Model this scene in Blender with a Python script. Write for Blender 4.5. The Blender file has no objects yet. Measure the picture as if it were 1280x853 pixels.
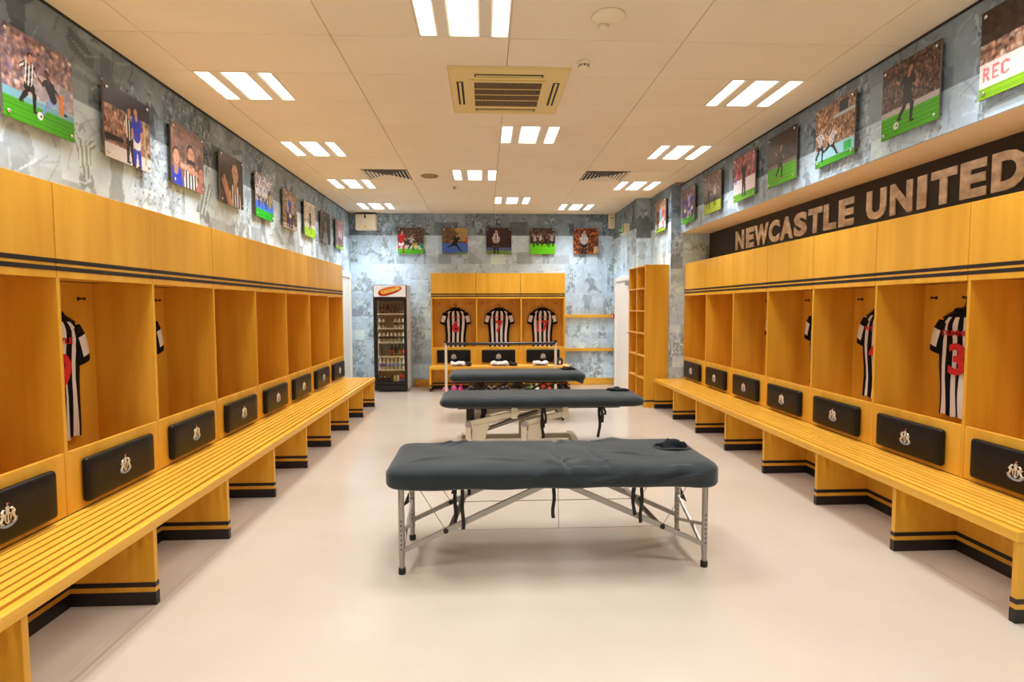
import bpy, math, random
import numpy as np
from mathutils import Vector
random.seed(7); RNG = np.random.RandomState(11)
S = bpy.context.scene
COL = S.collection
PI = math.pi
R = math.radians

def lin(c):
    c = np.asarray(c, float)/255.0
    return np.where(c <= 0.04045, c/12.92, ((c+0.055)/1.055)**2.4)
def L4(r, g, b): return tuple(lin((r, g, b)))+(1.0,)

# ------------------------------------------------------------------ camera, world, exposure
CAM_H = 1.45
cam = bpy.data.cameras.new('camera'); camo = bpy.data.objects.new('camera', cam); COL.objects.link(camo)
cam.sensor_width = 36; cam.lens = 36*720.41/1280; cam.clip_start = 0.05
_y, _p, _r = R(2.70), R(3.395), R(-0.164)
fw = Vector((math.sin(_y)*math.cos(_p), math.cos(_y)*math.cos(_p), -math.sin(_p)))
rt = Vector((math.cos(_y), -math.sin(_y), 0)); up = rt.cross(fw)
rr = rt*math.cos(_r)+up*math.sin(_r); uu = up*math.cos(_r)-rt*math.sin(_r)
M = camo.matrix_world
from mathutils import Matrix
camo.matrix_world = Matrix(((rr.x, uu.x, -fw.x, 0), (rr.y, uu.y, -fw.y, 0), (rr.z, uu.z, -fw.z, CAM_H), (0, 0, 0, 1)))
S.camera = camo
W = bpy.data.worlds.new('world'); S.world = W; W.use_nodes = True
W.node_tree.nodes['Background'].inputs[0].default_value = (1, 1, 1, 1)
W.node_tree.nodes['Background'].inputs[1].default_value = 0.25
S.view_settings.view_transform = 'Standard'; S.view_settings.look = 'None'
S.view_settings.exposure = 0.0; S.view_settings.gamma = 1.0; S.view_settings.use_curve_mapping = False
S.cycles.max_bounces = 10; S.cycles.diffuse_bounces = 6
LAMP_W = 16.5            # radiant watts of one ceiling fixture
LAMP_SPREAD = R(106)
LAMP_COL = (0.97, 0.985, 1.0)

# ------------------------------------------------------------------ room numbers (metres)
CZ = 3.14; XL = -2.42; XR = 3.19; YB = 10.60; YF = -2.6
LK_D = 0.37; LK_W = 0.798; BULK_X = 2.755; SOF_Z = 2.475; END_Y = 8.05; PIL_X = 2.617; STEP_Y = 9.02; RW_X = 2.385

# ------------------------------------------------------------------ mesh helpers
class MB:
    def __init__(s): s.v = []; s.f = []; s.m = []
    def add(s, vs, fs, m=0):
        b = len(s.v); s.v += [tuple(map(float, v)) for v in vs]
        s.f += [tuple(i+b for i in f) for f in fs]; s.m += [m]*len(fs); return s
    def box(s, x0, x1, y0, y1, z0, z1, m=0):
        v = [(x0, y0, z0), (x1, y0, z0), (x1, y1, z0), (x0, y1, z0), (x0, y0, z1), (x1, y0, z1), (x1, y1, z1), (x0, y1, z1)]
        return s.add(v, [(0, 3, 2, 1), (4, 5, 6, 7), (0, 1, 5, 4), (1, 2, 6, 5), (2, 3, 7, 6), (3, 0, 4, 7)], m)
    def bbox(s, x0, x1, y0, y1, z0, z1, b=0.003, m=0):   # box with chamfered edges
        vs = []
        for sx in (0, 1):
            for sy in (0, 1):
                for sz in (0, 1):
                    X, Y, Z = (x0, x1)[sx], (y0, y1)[sy], (z0, z1)[sz]
                    dx, dy, dz = (b, -b)[sx], (b, -b)[sy], (b, -b)[sz]
                    vs += [(X, Y+dy, Z+dz), (X+dx, Y, Z+dz), (X+dx, Y+dy, Z)]
        return s.hull(vs, m)
    def hull(s, pts, m=0):
        import bmesh
        bm = bmesh.new(); [bm.verts.new(p) for p in pts]
        bmesh.ops.convex_hull(bm, input=bm.verts[:])
        bmesh.ops.dissolve_limit(bm, angle_limit=0.02, verts=bm.verts[:], edges=bm.edges[:])
        bm.verts.index_update()
        vs = [v.co[:] for v in bm.verts]; fs = [[v.index for v in f.verts] for f in bm.faces]; bm.free()
        return s.add(vs, fs, m)
    def tube(s, pts, r, n=8, m=0, cap=True):
        P = [Vector(p) for p in pts]; rs = r if isinstance(r, (list, tuple)) else [r]*len(P)
        vs = []; ref = None
        for i, p in enumerate(P):
            t = (P[min(i+1, len(P)-1)]-P[max(i-1, 0)]).normalized()
            if ref is None: ref = Vector((0, 0, 1)) if abs(t.z) < .9 else Vector((1, 0, 0))
            a = (ref-t*ref.dot(t)).normalized(); b = t.cross(a); ref = a
            vs += [tuple(p+(a*math.cos(2*PI*k/n)+b*math.sin(2*PI*k/n))*rs[i]) for k in range(n)]
        fs = [(i*n+k, i*n+(k+1) % n, (i+1)*n+(k+1) % n, (i+1)*n+k) for i in range(len(P)-1) for k in range(n)]
        if cap: fs += [tuple(range(n))[::-1], tuple(range((len(P)-1)*n, len(P)*n))]
        return s.add(vs, fs, m)
    def bar(s, p0, p1, w, h, m=0, upv=(0, 0, 1)):
        p0, p1 = Vector(p0), Vector(p1); t = (p1-p0).normalized(); u = Vector(upv)
        if abs(t.dot(u)) > .95: u = Vector((0, 1, 0))
        a = t.cross(u).normalized()*w/2; b = a.cross(t).normalized()*h/2
        vs = [tuple(p+a*i+b*j) for p in (p0, p1) for i, j in ((-1, -1), (1, -1), (1, 1), (-1, 1))]
        return s.add(vs, [(0, 1, 2, 3)[::-1], (4, 5, 6, 7), (0, 1, 5, 4), (1, 2, 6, 5), (2, 3, 7, 6), (3, 0, 4, 7)], m)
    def ribbon(s, pts, w, th=0.002, wdir=(1, 0, 0), m=0):
        P = [Vector(p) for p in pts]; a = Vector(wdir).normalized()*w/2; vs = []
        for i, p in enumerate(P):
            t = (P[min(i+1, len(P)-1)]-P[max(i-1, 0)]).normalized(); b = t.cross(a).normalized()*th/2
            vs += [tuple(p+a*x+b*y) for x, y in ((-1, -1), (1, -1), (1, 1), (-1, 1))]
        fs = [(i*4+k, i*4+(k+1) % 4, i*4+4+(k+1) % 4, i*4+4+k) for i in range(len(P)-1) for k in range(4)]
        return s.add(vs, fs+[(3, 2, 1, 0), tuple(range(len(P)*4-4, len(P)*4))], m)
    def lathe(s, prof, c=(0, 0, 0), n=12, m=0, axis='z'):
        vs = []; fs = []
        for r, z in prof:
            for k in range(n):
                a = 2*PI*k/n; x, y = r*math.cos(a), r*math.sin(a)
                p = (x, y, z) if axis == 'z' else ((z, x, y) if axis == 'x' else (x, z, y))
                vs.append((p[0]+c[0], p[1]+c[1], p[2]+c[2]))
        ms = m if isinstance(m, (list, tuple)) else [m]*(len(prof)-1)
        for i in range(len(prof)-1):
            s.add([], [], 0)
        b = len(s.v); s.v += vs
        for i in range(len(prof)-1):
            for k in range(n):
                s.f.append((b+i*n+k, b+i*n+(k+1) % n, b+(i+1)*n+(k+1) % n, b+(i+1)*n+k)); s.m.append(ms[i])
        s.f.append(tuple(b+k for k in range(n))[::-1]); s.m.append(ms[0])
        s.f.append(tuple(b+(len(prof)-1)*n+k for k in range(n))); s.m.append(ms[-1])
        return s
    def prism(s, poly, d0, d1, m=0, plane='xz'):  # polygon (a,b) extruded along the third axis
        n = len(poly)
        def P(a, b, d): return (a, d, b) if plane == 'xz' else ((a, b, d) if plane == 'xy' else (d, a, b))
        vs = [P(a, b, d0) for a, b in poly]+[P(a, b, d1) for a, b in poly]
        fs = [tuple(range(n)), tuple(range(n, 2*n))[::-1]]+[(i, i+n, (i+1) % n+n, (i+1) % n) for i in range(n)]
        return s.add(vs, fs, m)
    def rbox(s, x0, x1, y0, y1, z0, z1, rx, ry, rz, n=(8, 8, 4), m=0, disp=None):  # rounded box, optional displacement
        c = np.array([(x0+x1)/2, (y0+y1)/2, (z0+z1)/2]); hh = np.array([x1-x0, y1-y0, z1-z0])/2
        r = np.minimum(np.array([rx, ry, rz]), hh*.999); inner = hh-r
        def ts(h, rr, k):
            e = [-h+rr*(1-math.cos(PI/2*q/3)) for q in range(0, 3)]
            mid = list(np.linspace(-h+rr, h-rr, k+1)); return np.array(e+mid+[-q for q in e[::-1]])
        T = [ts(hh[i], r[i], n[i]) for i in range(3)]
        for ax in range(3):
            a, b = (ax+1) % 3, (ax+2) % 3
            for sg in (-1, 1):
                A, B = np.meshgrid(T[a], T[b], indexing='ij'); p = np.zeros(A.shape+(3,))
                p[..., a] = A; p[..., b] = B; p[..., ax] = sg*hh[ax]
                q = np.clip(p, -inner, inner); d = (p-q)/r; ln = np.linalg.norm(d, axis=-1, keepdims=True)
                p = q+d/np.maximum(ln, 1e-9)*r*(ln > 0)
                p = p+c
                if disp is not None: p = disp(p)
                na, nb = A.shape; idx = np.arange(na*nb).reshape(na, nb)
                F = np.stack([idx[:-1, :-1], idx[1:, :-1], idx[1:, 1:], idx[:-1, 1:]], -1).reshape(-1, 4)
                if sg < 0: F = F[:, ::-1]
                s.add(p.reshape(-1, 3), F.tolist(), m)
        return s
    def mesh(s, name, mats, off=(0, 0, 0), smooth=False, weld=False):
        me = bpy.data.meshes.new(name)
        v = np.array(s.v)-np.array(off)
        me.from_pydata(v.tolist(), [], s.f)
        mats = mats if isinstance(mats, (list, tuple)) else [mats]
        for m in mats: me.materials.append(m)
        me.polygons.foreach_set('material_index', s.m)
        if weld:
            import bmesh
            bm = bmesh.new(); bm.from_mesh(me); bmesh.ops.remove_doubles(bm, verts=bm.verts[:], dist=1e-5)
            bm.to_mesh(me); bm.free()
        if smooth: me.polygons.foreach_set('use_smooth', [True]*len(me.polygons))
        me.update(); return me
    def build(s, name, mats, parent=None, smooth=False, weld=False, local=False):
        off = (0, 0, 0)
        if parent is not None and not local: off = wloc(parent)
        return link(name, s.mesh(name, mats, off, smooth, weld), parent)
def wloc(o):
    t = Vector((0, 0, 0))
    while o is not None: t += o.location; o = o.parent
    return tuple(t)
def link(name, me, parent=None):
    o = bpy.data.objects.new(name, me); COL.objects.link(o)
    if parent is not None: o.parent = parent
    return o
def tag(o, label, cat=None, group=None, kind=None):
    o['label'] = label
    if cat: o['category'] = cat
    if group: o['group'] = group
    if kind: o['kind'] = kind
    return o
def thing(name, label, cat, loc=(0, 0, 0), rz=0, group=None):
    o = bpy.data.objects.new(name, None); COL.objects.link(o); o.empty_display_size = .1
    o.location = loc; o.rotation_euler = (0, 0, rz)
    return tag(o, label, cat, group)
def kids(o): return [c for c in bpy.data.objects if c.parent == o]
def copy_tree(o, parent=None):
    c = o.copy(); COL.objects.link(c)
    if parent is not None: c.parent = parent
    for k in list(o.children): copy_tree(k, c)
    return c
def struct(o, label=None):
    o['kind'] = 'structure'
    if label: o['label'] = label
    return o
ORD = ['first', 'second', 'third', 'fourth', 'fifth', 'sixth', 'seventh', 'eighth', 'ninth', 'tenth', 'eleventh']

# ------------------------------------------------------------------ materials
def mat(name, col, rough=.5, metal=0, spec=.5, emit=0, noise=None, coat=0, bump=None, alpha=None):
    m = bpy.data.materials.new(name); m.use_nodes = True; nt = m.node_tree; b = nt.nodes['Principled BSDF']
    b.inputs['Base Color'].default_value = L4(*col); b.inputs['Roughness'].default_value = rough
    b.inputs['Metallic'].default_value = metal; b.inputs['Specular IOR Level'].default_value = spec
    b.inputs['Coat Weight'].default_value = coat; b.inputs['Coat Roughness'].default_value = .12
    if emit:
        b.inputs['Emission Color'].default_value = L4(*col); b.inputs['Emission Strength'].default_value = emit
    if noise:                       # (colour b, scale xyz, detail, contrast)
        colb, sc, det, lo, hi = noise
        tc = nt.nodes.new('ShaderNodeTexCoord'); mp = nt.nodes.new('ShaderNodeMapping'); mp.inputs['Scale'].default_value = sc
        oi = nt.nodes.new('ShaderNodeObjectInfo'); mu = nt.nodes.new('ShaderNodeVectorMath'); mu.operation = 'ADD'
        sc_ = nt.nodes.new('ShaderNodeMath'); sc_.operation = 'MULTIPLY'; sc_.inputs[1].default_value = 37.0
        nz = nt.nodes.new('ShaderNodeTexNoise'); nz.inputs['Scale'].default_value = 1.0; nz.inputs['Detail'].default_value = det
        rp = nt.nodes.new('ShaderNodeMapRange'); rp.inputs['From Min'].default_value = lo; rp.inputs['From Max'].default_value = hi
        mx = nt.nodes.new('ShaderNodeMix'); mx.data_type = 'RGBA'
        mx.inputs['A'].default_value = L4(*col); mx.inputs['B'].default_value = L4(*colb)
        l = nt.links.new
        l(tc.outputs['Object'], mp.inputs['Vector']); l(oi.outputs['Random'], sc_.inputs[0])
        l(mp.outputs['Vector'], mu.inputs[0]); l(sc_.outputs[0], mu.inputs[1]); l(mu.outputs[0], nz.inputs['Vector'])
        l(nz.outputs['Fac'], rp.inputs['Value']); l(rp.outputs['Result'], mx.inputs['Factor']); l(mx.outputs['Result'], b.inputs['Base Color'])
        if bump:
            bp = nt.nodes.new('ShaderNodeBump'); bp.inputs['Strength'].default_value = bump; bp.inputs['Distance'].default_value = .002
            l(nz.outputs['Fac'], bp.inputs['Height']); l(bp.outputs['Normal'], b.inputs['Normal'])
    return m
def print_mat(name, rough=.5, spec=.3, coat=0):
    m = bpy.data.materials.new(name); m.use_nodes = True; nt = m.node_tree; b = nt.nodes['Principled BSDF']
    a = nt.nodes.new('ShaderNodeAttribute'); a.attribute_name = 'print'
    nt.links.new(a.outputs['Color'], b.inputs['Base Color'])
    b.inputs['Roughness'].default_value = rough; b.inputs['Specular IOR Level'].default_value = spec; b.inputs['Coat Weight'].default_value = coat
    return m
WOOD = mat('oak_vertical_grain', (236, 178, 60), .34, spec=.4, noise=((218, 156, 40), (9, 9, .7), 6, .33, .7))
WOODX = mat('oak_horizontal_grain', (240, 184, 68), .3, spec=.45, noise=((226, 164, 50), (.9, 14, 14), 4, .3, .7))
WEDGE = mat('oak_edge_band', (236, 182, 80), .35, noise=((224, 162, 58), (4, 4, 4), 3, .3, .7))
BLACK = mat('black_laminate', (30, 22, 24), .4)
VINYL = mat('black_vinyl', (13, 10, 10), .33, spec=.28, noise=((24, 20, 19), (60, 60, 60), 4, .3, .7), bump=.15)
CLOTH = mat('charcoal_cover', (42, 49, 52), .8, spec=.25, noise=((35, 41, 44), (5, 9, 9), 6, .35, .65), bump=.3)
_b = CLOTH.node_tree.nodes['Principled BSDF']; _b.inputs['Sheen Weight'].default_value = .35; _b.inputs['Sheen Roughness'].default_value = .45; _b.inputs['Sheen Tint'].default_value = (.8, .9, .95, 1)
RIBBON = mat('black_strap', (14, 13, 14), .7)
STEEL = mat('brushed_steel', (172, 168, 160), .45, metal=.8)
CHROME = mat('chrome', (225, 225, 225), .15, metal=1)
CREAM = mat('cream_enamel', (226, 216, 190), .4)
PWHITE = mat('white_paint', (250, 248, 242), .5)
DARK = mat('dark_void', (26, 20, 15), .7)
RUBBER = mat('black_rubber', (24, 20, 18), .6)
TILE = mat('ceiling_tile', (238, 226, 206), .9, spec=.1, noise=((232, 219, 197), (1.5, 1.5, 1.5), 3, .3, .7))
GRID = mat('ceiling_grid', (170, 148, 118), .9, spec=.1)
REFL = mat('light_reflector', (226, 218, 202), .5)
FLOOR = mat('beige_vinyl_floor', (194, 183, 168), .18, spec=.5, noise=((188, 176, 160), (1.3, 1.3, 1.3), 4, .35, .65))
PLAIN = mat('plain_wall_paint', (196, 200, 202), .8)
PEACH = mat('soffit_paint', (236, 216, 186), .8, spec=.2)
ACP = mat('aged_plastic', (226, 204, 140), .5)
DET = mat('detector_plastic', (240, 226, 198), .5)
JW = mat('shirt_white', (236, 228, 224), .8, spec=.15); JB = mat('shirt_black', (20, 16, 20), .8, spec=.15)
RED = mat('print_red', (214, 28, 36), .6)
SILV = mat('crest_silver', (226, 214, 192), .4, metal=.2); BLUEG = mat('crest_ribbon', (150, 165, 190), .5)
PRINT = print_mat('photo_print', .38, .35, 0)
PAPER = print_mat('wallpaper_print', .75, .15)
SIGNB = mat('sign_black', (32, 22, 20), .5)
LETTER = mat('letter_stone_print', (250, 240, 232), .5, noise=((196, 180, 168), (9, 14, 14), 5, .35, .65))
def emis(name, col, st):
    m = bpy.data.materials.new(name); m.use_nodes = True; nt = m.node_tree; b = nt.nodes['Principled BSDF']
    b.inputs['Base Color'].default_value = (.9, .9, .9, 1); b.inputs['Emission Color'].default_value = L4(*col); b.inputs['Emission Strength'].default_value = st
    return m
TUBE = emis('lit_diffuser', (255, 250, 240), 4.0)
HEADL = emis('backlit_header', (240, 234, 238), .22)
FRL = emis('fridge_lamp_and_fill', (248, 248, 255), 6)
GREEN = mat('sign_green', (10, 130, 70), .5)
def glass_mat(name, tint, refl=.07):
    m = bpy.data.materials.new(name); m.use_nodes = True; nt = m.node_tree; nt.nodes.clear()
    o = nt.nodes.new('ShaderNodeOutputMaterial'); mx = nt.nodes.new('ShaderNodeMixShader'); t = nt.nodes.new('ShaderNodeBsdfTransparent'); g = nt.nodes.new('ShaderNodeBsdfGlossy')
    t.inputs[0].default_value = tint+(1,); g.inputs['Roughness'].default_value = .03; mx.inputs[0].default_value = refl
    nt.links.new(t.outputs[0], mx.inputs[1]); nt.links.new(g.outputs[0], mx.inputs[2]); nt.links.new(mx.outputs[0], o.inputs[0])
    return m
GLASS = glass_mat('fridge_glass', (.93, .92, .88))

# ------------------------------------------------------------------ painting flat prints on vertex grids
class Canvas:
    def __init__(s, w, h, nx, ny, base=(128, 128, 128)):
        s.w, s.h = w, h; s.gx, s.gy = np.meshgrid(np.linspace(0, w, nx), np.linspace(0, h, ny))
        s.c = np.ones((ny, nx, 3))*np.array(base, float); s.nx, s.ny = nx, ny
    def win(s, x0, x1, y0, y1):
        i0 = int(max(0, math.floor(x0/s.w*(s.nx-1)))); i1 = int(min(s.nx, math.ceil(x1/s.w*(s.nx-1))+1))
        j0 = int(max(0, math.floor(y0/s.h*(s.ny-1)))); j1 = int(min(s.ny, math.ceil(y1/s.h*(s.ny-1))+1))
        return slice(j0, max(j0, j1)), slice(i0, max(i0, i1))
    def mix(s, W, mask, col, a=1.0):
        v = s.c[W]
        if v.size == 0: return
        col = np.asarray(col, float); mk = (mask*a)[..., None]
        v[...] = v*(1-mk)+col*mk
    def rect(s, x0, x1, y0, y1, col, a=1.0):
        W = s.win(x0, x1, y0, y1); gx, gy = s.gx[W], s.gy[W]
        s.mix(W, ((gx >= x0) & (gx <= x1) & (gy >= y0) & (gy <= y1)).astype(float), col, a)
    def ell(s, cx, cy, rx, ry, col, a=1.0, ang=0):
        q = max(rx, ry); W = s.win(cx-q, cx+q, cy-q, cy+q); dx, dy = s.gx[W]-cx, s.gy[W]-cy
        u, v = dx*math.cos(ang)+dy*math.sin(ang), -dx*math.sin(ang)+dy*math.cos(ang)
        s.mix(W, ((u/rx)**2+(v/ry)**2 <= 1).astype(float), col, a)
    def cap(s, x0, y0, x1, y1, r0, r1, col, a=1.0, stripe=None):
        q = max(r0, r1); W = s.win(min(x0, x1)-q, max(x0, x1)+q, min(y0, y1)-q, max(y0, y1)+q)
        gx, gy = s.gx[W], s.gy[W]; dx, dy = x1-x0, y1-y0; L = dx*dx+dy*dy+1e-12
        t = np.clip(((gx-x0)*dx+(gy-y0)*dy)/L, 0, 1); d = np.hypot(gx-x0-t*dx, gy-y0-t*dy); m = (d <= r0+(r1-r0)*t).astype(float)
        if stripe is not None and s.c[W].size:
            n = ((gx-x0)*(-dy)+(gy-y0)*dx)/math.sqrt(L); k = np.floor(n/stripe[1]+.5).astype(int) % 2
            s.mix(W, m*(k == 0), col, a); s.mix(W, m*(k == 1), stripe[0], a)
        else: s.mix(W, m, col, a)
    def crowd(s, x0, x1, y0, y1, cell, pal, seed=0, head=(200, 150, 125), a=1.0, hr=.33):
        rs = np.random.RandomState(seed); P = np.array(pal, float); Hd = np.array(head, float)
        s.rect(x0, x1, y0, y1, P.mean(0)*.82, a)
        rows = int((y1-y0)/(cell*.72))+1; n = int((x1-x0)/(cell*.8))+1
        for r in range(rows, -1, -1):
            y = y0+(r+.3*rs.rand())*cell*.72
            for k in range(n):
                x = x0+(k+.9*rs.rand())*cell*.8; yy = y+cell*.25*(rs.rand()-.5); b = .65+.5*rs.rand()
                if x > x1 or yy > y1: continue
                s.ell(x, yy-cell*.35, cell*(.36+.12*rs.rand()), cell*.5, np.clip(P[rs.randint(len(P))]*b, 0, 255), a)
                if rs.rand() < .3: s.cap(x, yy-.2*cell, x+cell*(rs.rand()-.5), yy+cell*.5, cell*.09, cell*.07, Hd*b, a)
                s.ell(x, yy+cell*.12, cell*.17, cell*.22, np.clip(Hd*b, 0, 255), a); s.ell(x, yy+cell*.25, cell*.17, cell*.13, np.clip(Hd*b*.5, 0, 255), a*.8)
    def blur(s, k=1):
        for _ in range(k):
            p = np.pad(s.c, ((1, 1), (1, 1), (0, 0)), 'edge')
            s.c = (p[:-2, 1:-1]+p[2:, 1:-1]+p[1:-1, :-2]+p[1:-1, 2:]+2*p[1:-1, 1:-1])/6
    def speck(s, amp, seed=1):
        s.c += (np.random.RandomState(seed).rand(s.ny, s.nx, 1)-.5)*amp
    def player(s, x, y, h, kit, pose=0, flip=1, a=1.0):
        """standing or running figure, feet at (x, y), body height h"""
        sh, sh2, shorts, socks, skin, hair = kit
        st = (sh2, .036*h) if sh2 is not None else None
        P = lambda u, v: (x+flip*u*h, y+v*h)
        poses = [  # hip, shoulder, head, (kneeL, footL), (kneeR, footR), (elbowL, handL), (elbowR, handR)
            ((0, .5), (.03, .8), (.06, .92), ((-.07, .28), (-.2, .12)), ((.12, .3), (.1, .02)), ((-.16, .7), (-.26, .78)), ((.15, .66), (.22, .56))),
            ((0, .5), (.0, .8), (.01, .92), ((-.05, .27), (-.07, .02)), ((.06, .27), (.08, .02)), ((-.13, .65), (-.12, .5)), ((.13, .65), (.13, .5))),
            ((0, .42), (.1, .7), (.15, .83), ((-.14, .3), (-.33, .22)), ((.15, .25), (.3, .04)), ((-.05, .6), (-.18, .5)), ((.25, .6), (.36, .68))),
            ((0, .5), (-.02, .8), (-.03, .92), ((-.08, .28), (-.1, .02)), ((.1, .3), (.2, .1)), ((-.17, .9), (-.2, 1.05)), ((.16, .85), (.24, .98))),
        ]
        hip, shd, hd, l1, l2, a1, a2 = poses[pose % 4]
        for kn, ft in (l1, l2):
            s.cap(*P(*hip), *P(*kn), .075*h, .05*h, skin, a); s.cap(*P(*kn), *P(*ft), .048*h, .03*h, socks, a)
            s.cap(*P(*ft), *P(ft[0]+.06, ft[1]-.005), .024*h, .018*h, hair, a)
            m = tuple((hip[i]*.45+kn[i]*.55) for i in (0, 1)); s.cap(*P(*hip), *P(*m), .085*h, .075*h, shorts, a)
        for el, hnd in (a1, a2):
            s0 = (shd[0]+(.085 if el[0] > shd[0] else -.085), shd[1]-.02)
            s.cap(*P(*el), *P(*hnd), .03*h, .022*h, skin, a); s.cap(*P(*s0), *P(*el), .045*h, .035*h, sh, a, st)
        s.cap(*P(*hip), *P(shd[0], shd[1]-.06), .088*h, .115*h, sh, a, st)
        s.cap(*P(*shd), *P(*hd), .035*h, .03*h, skin, a); s.ell(*P(hd[0]-.008, hd[1]+.018), .056*h, .062*h, hair, a); s.ell(*P(hd[0]+.008, hd[1]-.012), .044*h, .055*h, skin, a)
    def bust(s, x, y, h, kit, a=1.0, flip=1):
        sh, sh2, shorts, socks, skin, hair = kit
        s.cap(x, y, x, y+.38*h, .34*h, .24*h, sh, a, (sh2, .06*h) if sh2 is not None else None)
        s.cap(x, y+.5*h, x+.02*h*flip, y+.7*h, .09*h, .085*h, tuple(np.array(skin)*.85), a); s.ell(x+.015*h*flip, y+.865*h, .145*h, .165*h, hair, a)
        s.ell(x+.035*h*flip, y+.81*h, .125*h, .165*h, skin, a); s.ell(x-.09*h*flip, y+.80*h, .025*h, .045*h, tuple(np.array(skin)*.85), a)
        for e in (-.02, .085): s.ell(x+e*h*flip, y+.84*h, .022*h, .012*h, (40, 28, 24), a*.8); s.ell(x+e*h*flip, y+.87*h, .032*h, .008*h, (60, 40, 30), a*.6)
        s.cap(x+.045*h*flip, y+.83*h, x+.055*h*flip, y+.775*h, .008*h, .016*h, tuple(np.array(skin)*.8), a*.8); s.ell(x+.045*h*flip, y+.725*h, .042*h, .012*h, (130, 60, 56), a*.8)
    def grid_mesh(s, name, origin, u, v, mats, extra=None):
        o, u, v = np.array(origin, float), np.array(u, float), np.array(v, float)
        P = o+s.gx[..., None]*u+s.gy[..., None]*v
        idx = np.arange(s.nx*s.ny).reshape(s.ny, s.nx)
        F = np.stack([idx[:-1, :-1], idx[:-1, 1:], idx[1:, 1:], idx[1:, :-1]], -1).reshape(-1, 4).tolist()
        V = P.reshape(-1, 3).tolist(); nb = len(V); nf = len(F)
        mi = [0]*nf
        if extra is not None:
            V += extra.v; F += [tuple(i+nb for i in f) for f in extra.f]; mi += [m+1 for m in extra.m]
        me = bpy.data.meshes.new(name); me.from_pydata(V, [], F)
        for m in mats: me.materials.append(m)
        me.polygons.foreach_set('material_index', mi)
        at = me.color_attributes.new('print', 'FLOAT_COLOR', 'POINT')
        C = np.ones((len(V), 4)); C[:nb, :3] = lin(np.clip(s.c, 0, 255)).reshape(-1, 3); C[nb:, :3] = .3
        at.data.foreach_set('color', C.ravel()); me.update(); return me

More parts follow.
